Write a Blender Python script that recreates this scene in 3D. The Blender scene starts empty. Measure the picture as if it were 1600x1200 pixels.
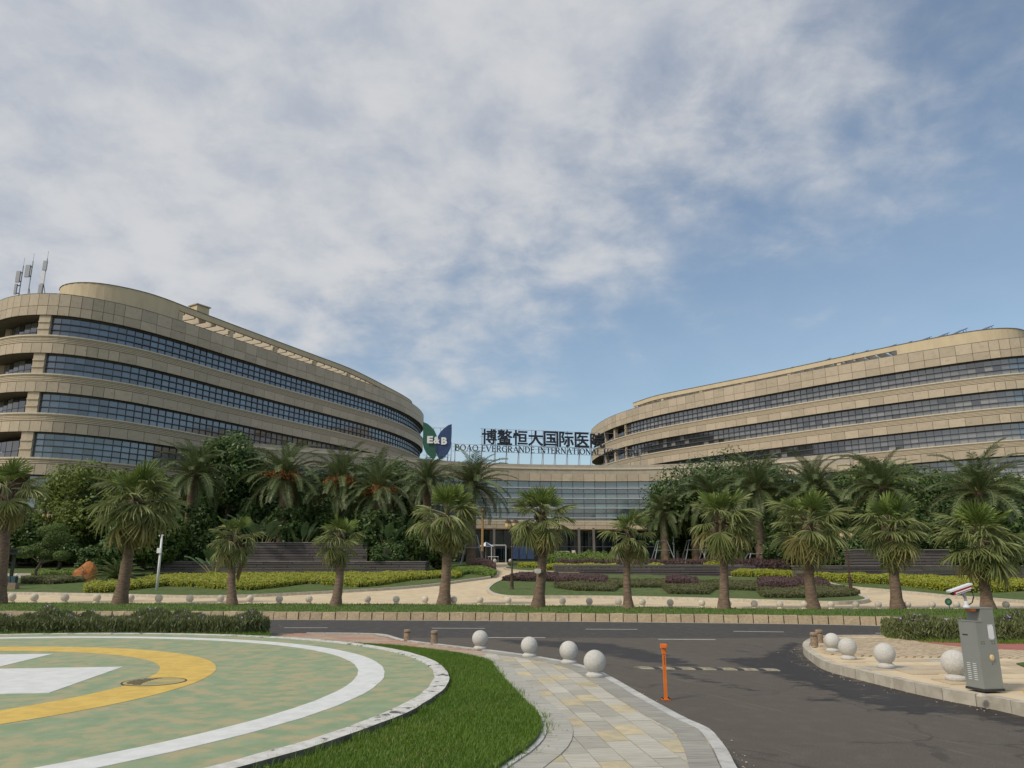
import bpy, bmesh, math, random
import numpy as np
from mathutils import Vector, Matrix, Euler, geometry
random.seed(7); rng = np.random.default_rng(11)
C = bpy.context.scene.collection
R = math.radians

# ------------------------------------------------------------------ camera
EYE = 1.6; FPX = 1200.0; PITCH = math.atan(293/1200)
cam = bpy.data.objects.new('camera', bpy.data.cameras.new('camera')); C.objects.link(cam)
cam.location = (0, 0, EYE); cam.rotation_euler = (R(90)+PITCH, 0, 0)
cam.data.sensor_width = 36; cam.data.lens = 27.0; cam.data.clip_start = .1; cam.data.clip_end = 3000
bpy.context.scene.camera = cam

# ------------------------------------------------------------------ exposure, sun, sky
sc = bpy.context.scene
sc.view_settings.view_transform = 'Standard'; sc.view_settings.look = 'None'
sc.view_settings.gamma = 1; sc.view_settings.use_curve_mapping = False
sc.view_settings.exposure = 0.19
SUN_AZ = math.atan2(-.80, -.60); SUN_EL = R(46)
sdir = Vector((math.sin(SUN_AZ)*math.cos(SUN_EL), math.cos(SUN_AZ)*math.cos(SUN_EL), math.sin(SUN_EL)))
sun = bpy.data.lights.new('sun', 'SUN'); sun.energy = 2.2; sun.angle = R(13); sun.color = (1, .90, .76)
so = bpy.data.objects.new('sun', sun); C.objects.link(so)
so.rotation_euler = sdir.to_track_quat('Z', 'Y').to_euler()

W = bpy.data.worlds.new('World'); sc.world = W; W.use_nodes = True
nt = W.node_tree; nt.nodes.clear()
def N(t, **k):
    n = nt.nodes.new(t)
    for a, b in k.items(): setattr(n, a, b)
    return n
def math_(op, a, b=None, c=None, clamp=False, tree=None):
    t = tree or nt
    n = t.nodes.new('ShaderNodeMath'); n.operation = op; n.use_clamp = clamp
    for i, v in enumerate((a, b, c)):
        if v is None: continue
        if isinstance(v, (int, float)): n.inputs[i].default_value = v
        else: t.links.new(v, n.inputs[i])
    return n.outputs[0]
sky = N('ShaderNodeTexSky', sky_type='NISHITA', sun_disc=False, sun_elevation=SUN_EL, sun_rotation=SUN_AZ,
        air_density=1.0, dust_density=1.6, ozone_density=1.4)
tc = N('ShaderNodeTexCoord'); sp = N('ShaderNodeSeparateXYZ'); nt.links.new(tc.outputs['Generated'], sp.inputs[0])
X, Y, Z = sp.outputs
zz = math_('ADD', math_('MAXIMUM', Z, 0), .30)
cb = N('ShaderNodeCombineXYZ'); nt.links.new(math_('DIVIDE', X, zz), cb.inputs[0]); nt.links.new(math_('DIVIDE', Y, zz), cb.inputs[1])
def noise(vec, scale, detail, rough, dist=0):
    n = N('ShaderNodeTexNoise'); n.inputs['Scale'].default_value = scale; n.inputs['Detail'].default_value = detail
    n.inputs['Roughness'].default_value = rough; n.inputs['Distortion'].default_value = dist
    nt.links.new(vec, n.inputs['Vector']); return n.outputs[0]
n1 = noise(cb.outputs[0], 2.1, 9, .55, .15)
n2 = noise(cb.outputs[0], 8.5, 8, .60, .2)
mp = N('ShaderNodeMapping'); mp.inputs['Location'].default_value = (3.3, 8.1, 2); nt.links.new(cb.outputs[0], mp.inputs[0])
n3 = noise(mp.outputs[0], .9, 4, .5, 0)
bias = math_('ADD', math_('MULTIPLY', X, -.70), math_('MULTIPLY', math_('SUBTRACT', Z, .45), 1.6))
f = math_('ADD', math_('ADD', n1, math_('MULTIPLY', math_('SUBTRACT', n2, .5), .50)), bias)
f = math_('ADD', f, math_('MULTIPLY', math_('SUBTRACT', n3, .5), .35))
mr = N('ShaderNodeMapRange', interpolation_type='SMOOTHSTEP'); nt.links.new(f, mr.inputs[0])
mr.inputs[1].default_value = .04; mr.inputs[2].default_value = .60; mr.inputs[3].default_value = .10; mr.inputs[4].default_value = .93
cr = N('ShaderNodeMix', data_type='RGBA')
cr.inputs[6].default_value = (3.9, 4.25, 4.9, 1); cr.inputs[7].default_value = (5.8, 5.85, 5.95, 1)
shade = N('ShaderNodeMapRange', interpolation_type='SMOOTHSTEP')
nt.links.new(math_('ADD', math_('MULTIPLY', n2, .45), math_('MULTIPLY', n1, .55)), shade.inputs[0])
shade.inputs[1].default_value = .34; shade.inputs[2].default_value = .62
nt.links.new(shade.outputs[0], cr.inputs[0])
skm = N('ShaderNodeMix', data_type='RGBA', blend_type='MULTIPLY'); skm.inputs[0].default_value = 1
nt.links.new(sky.outputs[0], skm.inputs[6]); skm.inputs[7].default_value = (1.26, 1.27, 1.18, 1)
mx = N('ShaderNodeMix', data_type='RGBA'); nt.links.new(mr.outputs[0], mx.inputs[0])
nt.links.new(skm.outputs[2], mx.inputs[6]); nt.links.new(cr.outputs[2], mx.inputs[7])
bg = N('ShaderNodeBackground'); bg.inputs[1].default_value = .1; nt.links.new(mx.outputs[2], bg.inputs[0])
wo = N('ShaderNodeOutputWorld'); nt.links.new(bg.outputs[0], wo.inputs[0])

# ------------------------------------------------------------------ helpers: survey of the site (sight line -> ground point)
cs, sn = math.cos(PITCH), math.sin(PITCH)
def ray(px, py):
    x = (px-800)/FPX; u = (600-py)/FPX
    return Vector((x, cs-sn*u, sn+cs*u))
def T(y):                                   # height of the ground beyond the road
    return .25 if y < 42 else (2.6 if y > 88 else .25+(y-42)*(2.35/46))
def P(px, py, z=0.0):
    d = ray(px, py); t = (z-EYE)/d.z
    return Vector((d.x*t, d.y*t, z))
def G(px, py):                              # meets the sloping ground beyond the road
    d = ray(px, py); y = 30.0
    for i in range(2000):
        if EYE+d.z*y/d.y <= T(y)+1e-4: break
        y += .05
    return Vector((d.x*y/d.y, y, T(y)))
def atd(px, py, y):                         # point on the sight line at forward distance y
    d = ray(px, py); return Vector((d.x*y/d.y, y, EYE+d.z*y/d.y))

# ------------------------------------------------------------------ helpers: meshes
class MB:
    def __init__(s): s.v = []; s.f = []; s.m = []
    def add(s, vs, fs, mi=0):
        b = len(s.v); s.v += [tuple(v) for v in vs]; s.f += [tuple(i+b for i in f) for f in fs]; s.m += [mi]*len(fs)
    def box(s, c, d, rz=0, mi=0, M=None):
        x, y, z = d[0]/2, d[1]/2, d[2]/2; ca, sa = math.cos(rz), math.sin(rz); vs = []
        for k in (-z, z):
            for (i, j) in ((-x, -y), (x, -y), (x, y), (-x, y)):
                p = Vector((i*ca-j*sa, i*sa+j*ca, k))
                if M: p = M @ Vector((i, j, k))
                vs.append((c[0]+p[0], c[1]+p[1], c[2]+p[2]))
        s.add(vs, [(0, 3, 2, 1), (4, 5, 6, 7), (0, 1, 5, 4), (1, 2, 6, 5), (2, 3, 7, 6), (3, 0, 4, 7)], mi)
    def tube(s, pts, rad, n=8, mi=0, cap=True):
        pts = [Vector(p) for p in pts]; rad = rad if hasattr(rad, '__len__') else [rad]*len(pts)
        vs = []; fs = []
        for i, p in enumerate(pts):
            d = (pts[min(i+1, len(pts)-1)]-pts[max(i-1, 0)]).normalized()
            a = d.cross(Vector((0, 0, 1)))
            if a.length < 1e-3: a = Vector((1, 0, 0))
            a.normalize(); b = d.cross(a)
            for k in range(n):
                t = 2*math.pi*k/n; vs.append(p+(a*math.cos(t)+b*math.sin(t))*rad[i])
        for i in range(len(pts)-1):
            for k in range(n):
                fs.append((i*n+k, i*n+(k+1) % n, (i+1)*n+(k+1) % n, (i+1)*n+k))
        if cap: fs.append(tuple(range(n))[::-1]); fs.append(tuple(range((len(pts)-1)*n, len(pts)*n)))
        s.add(vs, fs, mi)
    def lathe(s, prof, c=(0, 0, 0), n=24, mi=0):
        vs = []; fs = []
        for r, z in prof:
            for k in range(n):
                t = 2*math.pi*k/n; vs.append((c[0]+r*math.cos(t), c[1]+r*math.sin(t), c[2]+z))
        for i in range(len(prof)-1):
            for k in range(n): fs.append((i*n+k, i*n+(k+1) % n, (i+1)*n+(k+1) % n, (i+1)*n+k))
        fs.append(tuple(range(n))[::-1]); fs.append(tuple(range((len(prof)-1)*n, len(prof)*n)))
        s.add(vs, fs, mi)
    def prism(s, poly, z0, z1, mi=0):
        n = len(poly); ar = sum(poly[i][0]*poly[(i+1) % n][1]-poly[(i+1) % n][0]*poly[i][1] for i in range(n))
        if ar < 0: poly = poly[::-1]
        vs = [(p[0], p[1], z0) for p in poly]+[(p[0], p[1], z1) for p in poly]
        tri = geometry.tessellate_polygon([[Vector((p[0], p[1], 0)) for p in poly]])
        fs = []
        for t in tri:
            a, b, c_ = t
            A = (poly[b][0]-poly[a][0])*(poly[c_][1]-poly[a][1])-(poly[b][1]-poly[a][1])*(poly[c_][0]-poly[a][0])
            if A < 0: a, b, c_ = a, c_, b
            fs += [(a+n, b+n, c_+n), (a, c_, b)]
        fs += [(i, (i+1) % n, (i+1) % n+n, i+n) for i in range(n)]
        s.add(vs, fs, mi)
def origin(p):
    o = Vector((0, 0, 0))
    while p is not None: o += p.location; p = p.parent
    return o
def mesh(name, mb, mats, off=Vector((0, 0, 0)), smooth=False):
    me = bpy.data.meshes.new(name)
    v = np.array(mb.v, dtype=float) if len(mb.v) else np.zeros((0, 3)); v = v-np.array(off)
    me.from_pydata(v.tolist(), [], mb.f)
    for m in (mats if isinstance(mats, (list, tuple)) else [mats]): me.materials.append(m)
    if any(mb.m): me.polygons.foreach_set('material_index', mb.m)
    if smooth: me.polygons.foreach_set('use_smooth', [True]*len(me.polygons))
    me.update(); return me
def link(name, me, parent=None, loc=(0, 0, 0), rot=None, scale=None):
    o = bpy.data.objects.new(name, me); C.objects.link(o); o.parent = parent; o.location = loc
    if rot is not None: o.rotation_euler = rot
    if scale is not None: o.scale = scale
    return o
def part(name, mb, mats, parent=None, smooth=False, kind=None, label=None):
    o = link(name, mesh(name, mb, mats, origin(parent), smooth), parent)
    if kind: o['kind'] = kind
    if label: o['label'] = label
    return o
def tag(o, label, cat, group=None):
    o['label'] = label; o['category'] = cat
    if group: o['group'] = group
    return o
def thing(name, label, cat, loc=(0, 0, 0), group=None, rz=0):
    o = bpy.data.objects.new(name, None); C.objects.link(o); o.location = loc; o.rotation_euler = (0, 0, rz)
    o.empty_display_size = .3
    return tag(o, label, cat, group)
def struct(name, mb, mats, smooth=False):
    o = part(name, mb, mats, None, smooth); o['kind'] = 'structure'; return o
def dup(root, loc, rz=0, label=None, scale=None):
    r = root.copy(); C.objects.link(r); r.location = loc; r.rotation_euler = (0, 0, rz)
    if scale: r.scale = (scale,)*3 if not hasattr(scale, '__len__') else scale
    if label: r['label'] = label
    for ch in list(root.children):
        c_ = ch.copy(); C.objects.link(c_); c_.parent = r
        for g in list(ch.children):
            d = g.copy(); C.objects.link(d); d.parent = c_
    return r

# ------------------------------------------------------------------ helpers: materials
def new_mat(name):
    m = bpy.data.materials.new(name); m.use_nodes = True
    return m, m.node_tree, m.node_tree.nodes['Principled BSDF']
def pmat(name, c1, c2=None, scale=4, rough=.8, bump=0, bscale=60, metal=0, spec=.5, rand=0, detail=5, stretch=None,
         c3=None, s3=.6, th3=(.55, .7), coat=0, contrast=(.35, .65)):
    """base colour from two tones mixed by noise, with an optional third tone in blotches"""
    m, t, b = new_mat(name); L = t.links
    b.inputs['Roughness'].default_value = rough; b.inputs['Metallic'].default_value = metal
    b.inputs['Specular IOR Level'].default_value = spec; b.inputs['Coat Weight'].default_value = coat
    geo = t.nodes.new('ShaderNodeTexCoord'); src = geo.outputs['Object']
    if rand:
        oi = t.nodes.new('ShaderNodeObjectInfo'); ad = t.nodes.new('ShaderNodeVectorMath'); ad.operation = 'MULTIPLY_ADD'
        cmb = t.nodes.new('ShaderNodeCombineXYZ')
        for i in range(3): L.new(oi.outputs['Random'], cmb.inputs[i])
        L.new(cmb.outputs[0], ad.inputs[0]); ad.inputs[1].default_value = (37, 51, 23); L.new(src, ad.inputs[2]); src = ad.outputs[0]
    if stretch:
        mp = t.nodes.new('ShaderNodeMapping'); mp.inputs['Scale'].default_value = stretch; L.new(src, mp.inputs[0]); src2 = mp.outputs[0]
    else: src2 = src
    def ns(v, s, d=5, r=.55):
        n = t.nodes.new('ShaderNodeTexNoise'); n.inputs['Scale'].default_value = s; n.inputs['Detail'].default_value = d
        n.inputs['Roughness'].default_value = r; L.new(v, n.inputs['Vector']); return n.outputs[0]
    c2 = c2 or tuple(x*.8 for x in c1)
    mr = t.nodes.new('ShaderNodeMapRange'); mr.interpolation_type = 'SMOOTHSTEP'; mr.inputs[1].default_value = contrast[0]; mr.inputs[2].default_value = contrast[1]
    L.new(ns(src2, scale, detail), mr.inputs[0])
    mx = t.nodes.new('ShaderNodeMix'); mx.data_type = 'RGBA'; L.new(mr.outputs[0], mx.inputs[0])
    mx.inputs[6].default_value = (*c1, 1); mx.inputs[7].default_value = (*c2, 1); out = mx.outputs[2]
    if c3:
        m3 = t.nodes.new('ShaderNodeMapRange'); m3.interpolation_type = 'SMOOTHSTEP'; m3.inputs[1].default_value = th3[0]; m3.inputs[2].default_value = th3[1]
        L.new(ns(src, s3, 6, .6), m3.inputs[0])
        x3 = t.nodes.new('ShaderNodeMix'); x3.data_type = 'RGBA'; L.new(m3.outputs[0], x3.inputs[0]); L.new(out, x3.inputs[6])
        x3.inputs[7].default_value = (*c3, 1); out = x3.outputs[2]
    if rand:
        hs = t.nodes.new('ShaderNodeHueSaturation'); L.new(out, hs.inputs['Color'])
        L.new(math_('MULTIPLY_ADD', oi.outputs['Random'], rand*2, 1-rand, tree=t), hs.inputs['Value']); out = hs.outputs[0]
    L.new(out, b.inputs['Base Color'])
    if bump:
        bn = t.nodes.new('ShaderNodeBump'); bn.inputs['Strength'].default_value = bump; bn.inputs['Distance'].default_value = .02
        L.new(ns(src, bscale, 4), bn.inputs['Height']); L.new(bn.outputs[0], b.inputs['Normal'])
    return m
def leafmat(name, c1, c2, scale=3, rough=.5, trans=.25, rand=.12, spec=.35):
    """leaves: tone varies leaf by leaf through random-per-island, and slowly through the plant"""
    m, t, b = new_mat(name); L = t.links
    ge = t.nodes.new('ShaderNodeNewGeometry'); oi = t.nodes.new('ShaderNodeObjectInfo'); tcn = t.nodes.new('ShaderNodeTexCoord')
    n = t.nodes.new('ShaderNodeTexNoise'); n.inputs['Scale'].default_value = scale; L.new(tcn.outputs['Object'], n.inputs['Vector'])
    a = math_('ADD', math_('MULTIPLY', ge.outputs['Random Per Island'], .55, tree=t), math_('MULTIPLY', n.outputs[0], .55, tree=t), tree=t)
    mx = t.nodes.new('ShaderNodeMix'); mx.data_type = 'RGBA'; L.new(a, mx.inputs[0])
    mx.inputs[6].default_value = (*c1, 1); mx.inputs[7].default_value = (*c2, 1)
    hs = t.nodes.new('ShaderNodeHueSaturation'); L.new(mx.outputs[2], hs.inputs['Color'])
    L.new(math_('MULTIPLY_ADD', oi.outputs['Random'], rand*2, 1-rand, tree=t), hs.inputs['Value'])
    L.new(hs.outputs[0], b.inputs['Base Color']); b.inputs['Roughness'].default_value = rough; b.inputs['Specular IOR Level'].default_value = spec
    tr = t.nodes.new('ShaderNodeBsdfTranslucent'); L.new(hs.outputs[0], tr.inputs[0])
    ms = t.nodes.new('ShaderNodeMixShader'); ms.inputs[0].default_value = trans
    L.new(b.outputs[0], ms.inputs[1]); L.new(tr.outputs[0], ms.inputs[2])
    L.new(ms.outputs[0], t.nodes['Material Output'].inputs[0]); return m

M = {}
M['soil'] = pmat('soil', (.10, .11, .05), (.14, .13, .07), 1.5, .95)
M['grass_ground'] = pmat('grass_ground', (.05, .085, .018), (.08, .12, .03), 2.2, .95, .6, 90, detail=8, c3=(.10, .12, .04), s3=.5, th3=(.58, .75))
M['grass_far'] = pmat('grass_far', (.048, .085, .016), (.09, .135, .026), 2.6, .95, .8, 40, detail=10, c3=(.12, .125, .045), s3=.5, th3=(.5, .72))
M['stone_pave'] = pmat('stone_pave', (.62, .51, .34), (.52, .42, .28), 1.4, .85, .2, 30, detail=8, c3=(.40, .33, .24), s3=.9, th3=(.6, .8))
M['kerb_cream'] = pmat('kerb_cream', (.50, .40, .26), (.40, .31, .20), 5, .85, .4, 60, rand=.12, c3=(.20, .15, .10), s3=3, th3=(.62, .8))
M['kerb_grey'] = pmat('kerb_grey', (.50, .50, .48), (.40, .40, .38), 9, .75, .25, 90, rand=.10)
M['kerb_tan'] = pmat('kerb_tan', (.50, .46, .38), (.40, .36, .29), 6, .8, .3, 70, rand=.10, c3=(.22, .20, .17), s3=4, th3=(.62, .78))
ST = (1.2, 9, 1)
M['slab_grey'] = pmat('slab_grey', (.45, .43, .365), (.35, .335, .285), 3.2, .7, .2, 120, rand=.14, stretch=ST, detail=9, c3=(.22, .22, .2), s3=9, th3=(.6, .85))
M['slab_light'] = pmat('slab_light', (.50, .48, .41), (.41, .39, .33), 3, .7, .2, 120, rand=.10, stretch=ST, detail=9)
M['slab_yellow'] = pmat('slab_yellow', (.52, .44, .27), (.40, .355, .25), 7, .7, .25, 120, rand=.10, detail=9)
M['slab_band'] = pmat('slab_band', (.42, .415, .365), (.34, .33, .29), 3, .75, .2, 100, rand=.08, stretch=ST, detail=8)
M['slab_outer'] = pmat('slab_outer', (.34, .335, .29), (.23, .225, .20), 3, .75, .2, 100, rand=.08, stretch=(1, 12, 1), detail=9)
M['brick_pink'] = pmat('brick_pink', (.46, .36, .26), (.38, .27, .20), 1.1, .85, .3, 80, detail=7, c3=(.44, .24, .18), s3=.7, th3=(.52, .62))
M['brick_tan'] = pmat('brick_tan', (.50, .41, .28), (.42, .33, .22), 2, .85, .3, 80, detail=7, c3=(.46, .27, .20), s3=.7, th3=(.58, .68))
M['red_pave'] = pmat('red_pave', (.36, .13, .10), (.30, .11, .09), 4, .85, .3, 60)
M['joint'] = pmat('joint', (.13, .12, .10), None, 5, .95)
M['pad_green'] = pmat('pad_green', (.20, .275, .16), (.25, .32, .195), 4, .8, .2, 60, detail=9, c3=(.36, .325, .19), s3=3.6, th3=(.41, .64), contrast=(.3, .7))
M['pad_white'] = pmat('pad_white', (.66, .68, .67), (.58, .60, .59), 6, .7, .1, 50, detail=8, c3=(.40, .42, .40), s3=2.5, th3=(.64, .8))
M['pad_yellow'] = pmat('pad_yellow', (.64, .45, .10), (.54, .37, .085), 5, .75, .1, 60, detail=9, c3=(.66, .52, .22), s3=3, th3=(.58, .75))
M['rim_white'] = pmat('rim_white', (.62, .62, .60), (.48, .48, .45), 8, .8, .4, 60, detail=8, c3=(.10, .095, .08), s3=5, th3=(.56, .64))
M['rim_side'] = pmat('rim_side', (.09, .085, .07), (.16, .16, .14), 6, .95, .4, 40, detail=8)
M['road_paint'] = pmat('road_paint', (.62, .61, .58), (.48, .47, .44), 12, .8)
M['ball_stone'] = pmat('ball_stone', (.56, .55, .52), (.47, .46, .43), 45, .85, .25, 120, rand=.05, c3=(.34, .33, .29), s3=3.5, th3=(.56, .82))
M['ball_tan'] = pmat('ball_tan', (.64, .58, .48), (.55, .50, .41), 20, .85, .2, 90, rand=.08)
M['brown_stone'] = pmat('brown_stone', (.32, .24, .17), (.22, .16, .11), 25, .85, .4, 80, rand=.08)
M['trunk'] = pmat('trunk', (.22, .155, .105), (.13, .09, .065), 5, .95, .9, 22, stretch=(1, 1, 3.5), rand=.12, detail=7)
M['trunk_dark'] = pmat('trunk_dark', (.12, .08, .05), (.07, .05, .035), 8, .95, .8, 30)
M['bark'] = pmat('bark', (.16, .13, .10), (.09, .07, .05), 8, .95, .8, 30)
M['petiole'] = pmat('petiole', (.26, .24, .10), (.18, .19, .07), 5, .6)
M['fan_young'] = leafmat('fan_young', (.14, .21, .045), (.26, .33, .085), 2, .45, .3)
M['fan_mid'] = leafmat('fan_mid', (.135, .175, .055), (.30, .33, .13), 2, .45, .25)
M['fan_old'] = leafmat('fan_old', (.21, .20, .07), (.38, .35, .14), 2, .55, .25)
M['date_leaf'] = leafmat('date_leaf', (.060, .095, .036), (.155, .20, .08), 1.5, .42, .2)
M['date_dead'] = leafmat('date_dead', (.13, .09, .045), (.20, .14, .07), 1.5, .7, .15)
M['date_fruit'] = pmat('date_fruit', (.42, .16, .04), (.26, .12, .04), 9, .7, .6, 40)
M['leaf_dark'] = leafmat('leaf_dark', (.032, .072, .018), (.115, .18, .05), .6, .45, .2)
M['leaf_mid'] = leafmat('leaf_mid', (.045, .09, .018), (.14, .20, .045), .6, .45, .25)
M['leaf_lime'] = leafmat('leaf_lime', (.075, .13, .025), (.23, .28, .055), .6, .45, .3)
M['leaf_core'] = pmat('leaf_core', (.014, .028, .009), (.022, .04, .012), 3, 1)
M['paddle'] = leafmat('paddle', (.06, .11, .045), (.13, .19, .08), 1, .4, .25)
M['hedge_lime'] = leafmat('hedge_lime', (.16, .21, .02), (.42, .42, .04), 2.5, .5, .25)
M['hedge_green'] = leafmat('hedge_green', (.09, .16, .025), (.20, .29, .04), 2.5, .5, .25)
M['hedge_olive'] = leafmat('hedge_olive', (.07, .085, .03), (.14, .14, .05), 2.5, .6, .2)
M['hedge_purple'] = leafmat('hedge_purple', (.052, .033, .032), (.12, .066, .062), 2.5, .5, .2)
M['hedge_dark'] = leafmat('hedge_dark', (.065, .09, .03), (.24, .27, .11), 3, .5, .25)
M['flower'] = pmat('flower', (.30, .24, .50), (.40, .34, .60), 5, .6)
M['grass_blade'] = leafmat('grass_blade', (.06, .15, .012), (.19, .29, .04), .9, .5, .35, 0)
M['panel_a'] = pmat('panel_a', (.475, .40, .30), (.44, .37, .272), 3, .6, rand=.12, spec=.4, c3=(.34, .285, .21), s3=2.4, th3=(.52, .78))
M['panel_joint'] = pmat('panel_joint', (.085, .072, .06), None, 3, .9)
M['render_cream'] = pmat('render_cream', (.60, .50, .33), (.55, .45, .295), 1.2, .8, c3=(.46, .38, .26), s3=.5, th3=(.6, .8), stretch=(1, 1, .3))
M['soffit'] = pmat('soffit', (.13, .115, .095), None, 3, .9)
M['sill'] = pmat('sill', (.60, .53, .40), (.54, .47, .36), 3, .6)
M['louver'] = pmat('louver', (.50, .42, .30), (.46, .385, .28), 3, .6)
M['louver_back'] = pmat('louver_back', (.36, .30, .22), None, 3, .8)
M['coping_dark'] = pmat('coping_dark', (.14, .13, .12), None, 3, .6)
M['frame_dark'] = pmat('frame_dark', (.085, .095, .11), (.07, .08, .095), 3, .4)
M['core_dark'] = pmat('core_dark', (.06, .055, .05), None, 3, .9)
M['blade'] = pmat('blade', (.50, .52, .54), (.45, .47, .5), 3, .4, metal=.3)
M['stone_strip'] = pmat('stone_strip', (.42, .38, .31), (.36, .32, .26), 1.2, .8, stretch=(1, 1, .4), detail=8)
M['terrace'] = pmat('terrace', (.115, .10, .095), (.075, .067, .065), 1.6, .8, .5, 30, rand=.2, stretch=(1, 1, 5), detail=8)
M['terrace_cap'] = pmat('terrace_cap', (.22, .20, .185), (.15, .135, .13), 2, .8, .3, 30)
M['sign_black'] = pmat('sign_black', (.018, .018, .03), None, 3, .4)
M['sign_steel'] = pmat('sign_steel', (.34, .35, .37), (.28, .29, .31), 8, .5, metal=.4)
M['logo_green'] = pmat('logo_green', (.016, .10, .062), None, 2, .4)
M['logo_blue'] = pmat('logo_blue', (.025, .055, .155), None, 2, .4)
M['logo_navy'] = pmat('logo_navy', (.015, .03, .11), None, 2, .4)
M['white_paint'] = pmat('white_paint', (.74, .76, .78), (.68, .70, .72), 4, .45, rand=.03)
M['grey_metal'] = pmat('grey_metal', (.255, .27, .255), (.235, .25, .235), 3, .5, .05, 200, metal=.1, c3=(.19, .20, .185), s3=3, th3=(.62, .8))
M['dark_metal'] = pmat('dark_metal', (.05, .05, .05), None, 4, .5, metal=.4)
M['bronze'] = pmat('bronze', (.10, .06, .04), (.07, .045, .03), 6, .5, metal=.4)
M['lamp_glass'] = pmat('lamp_glass', (.66, .52, .28), (.58, .45, .24), 5, .3)
M['orange_paint'] = pmat('orange_paint', (.78, .20, .025), (.70, .17, .02), 6, .4, c3=(.5, .13, .02), s3=9, th3=(.62, .75))
M['red_plastic'] = pmat('red_plastic', (.42, .02, .04), None, 6, .35)
M['yellow_paint'] = pmat('yellow_paint', (.66, .50, .07), (.58, .44, .07), 6, .6)
M['rubber_black'] = pmat('rubber_black', (.03, .03, .03), (.045, .045, .045), 8, .7)
M['rubber_yellow'] = pmat('rubber_yellow', (.31, .285, .19), (.19, .175, .13), 12, .7)
M['boulder'] = pmat('boulder', (.42, .165, .045), (.30, .11, .03), 2.5, .85, .8, 8)
M['lid_paint'] = pmat('lid_paint', (.46, .35, .13), (.26, .27, .14), 3, .8, .2, 60, detail=8)
M['iron'] = pmat('iron', (.10, .085, .06), (.16, .13, .07), 12, .8, .5, 60)
M['green_plate'] = pmat('green_plate', (.02, .13, .08), None, 3, .4)
M['gold'] = pmat('gold', (.42, .26, .07), (.36, .22, .06), 3, .35, metal=.6)
M['gold_column'] = pmat('gold_column', (.40, .25, .10), (.33, .20, .08), 3, .5)
M['solar'] = pmat('solar', (.02, .025, .05), (.03, .035, .06), 3, .2)
M['blue_board'] = pmat('blue_board', (.02, .05, .13), (.02, .04, .11), 2, .4)
M['wood_old'] = pmat('wood_old', (.10, .11, .08), (.06, .07, .05), 6, .9, .5, 30, stretch=(1, 1, 4))
M['trash_green'] = pmat('trash_green', (.03, .07, .09), None, 4, .5)
M['skin'] = pmat('skin', (.42, .26, .18), None, 4, .6)
M['cloth_blue'] = pmat('cloth_blue', (.05, .08, .16), None, 4, .8)
M['card'] = pmat('card', (.62, .60, .52), None, 4, .6)
def glassmat(name, tint, rough=.04, inner=None, mixv=.5):
    m, t, b = new_mat(name); L = t.links
    oi = t.nodes.new('ShaderNodeObjectInfo'); ge = t.nodes.new('ShaderNodeNewGeometry')
    a = math_('ADD', oi.outputs['Random'], ge.outputs['Random Per Island'], tree=t); a = math_('FRACT', a, tree=t)
    mx = t.nodes.new('ShaderNodeMix'); mx.data_type = 'RGBA'; L.new(a, mx.inputs[0])
    mx.inputs[6].default_value = (*tint, 1); mx.inputs[7].default_value = (*(inner or tuple(x*.6 for x in tint)), 1)
    L.new(mx.outputs[2], b.inputs['Base Color'])
    b.inputs['Roughness'].default_value = rough; b.inputs['Metallic'].default_value = 0; b.inputs['IOR'].default_value = 1.9
    b.inputs['Specular IOR Level'].default_value = .8
    return m
M['glass_blue'] = glassmat('glass_blue', (.055, .065, .09), .07, (.08, .09, .12))
M['glass_blue_light'] = glassmat('glass_blue_light', (.08, .12, .18), .08, (.11, .15, .20))
M['glass_grey'] = glassmat('glass_grey', (.10, .105, .115), .08, (.17, .17, .175))
M['glass_pale'] = glassmat('glass_pale', (.17, .17, .175), .12, (.24, .235, .23))
M['glass_dark'] = glassmat('glass_dark', (.018, .022, .03), .05, (.03, .034, .044))
M['glass_hall'] = glassmat('glass_hall', (.10, .135, .16), .08, (.15, .18, .20))
M['glass_teal'] = glassmat('glass_teal', (.12, .19, .20), .08, (.15, .23, .24))
M['glass_door'] = glassmat('glass_door', (.006, .014, .018), .05, (.012, .024, .03))
M['glass_door'].node_tree.nodes['Principled BSDF'].inputs['IOR'].default_value = 1.35

# ------------------------------------------------------------------ curves in plan
def spline(pts, ds=.25, sm=3.0):
    p = np.array([(a[0], a[1]) for a in pts], float); q = []
    pp = np.vstack([2*p[0]-p[1], p, 2*p[-1]-p[-2]])
    for i in range(1, len(pp)-2):
        for t in np.linspace(0, 1, 24, endpoint=False):
            a, b, c_, d = pp[i-1:i+3]
            q.append(.5*((2*b)+(-a+c_)*t+(2*a-5*b+4*c_-d)*t*t+(-a+3*b-3*c_+d)*t**3))
    q.append(p[-1]); q = np.array(q)
    def res(q):
        s = np.r_[0, np.cumsum(np.hypot(*np.diff(q, axis=0).T))]; n = max(4, int(s[-1]/ds)+1)
        u = np.linspace(0, s[-1], n); return np.c_[np.interp(u, s, q[:, 0]), np.interp(u, s, q[:, 1])]
    q = res(q)
    k = int(sm/ds)
    if k > 1:
        w = np.exp(-.5*(np.arange(-k, k+1)/(k/2.))**2); w /= w.sum()
        e = np.vstack([2*q[0]-q[k:0:-1], q, 2*q[-1]-q[-2:-k-2:-1]])
        q = np.c_[np.convolve(e[:, 0], w, 'valid'), np.convolve(e[:, 1], w, 'valid')]; q = res(q)
    return q
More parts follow.
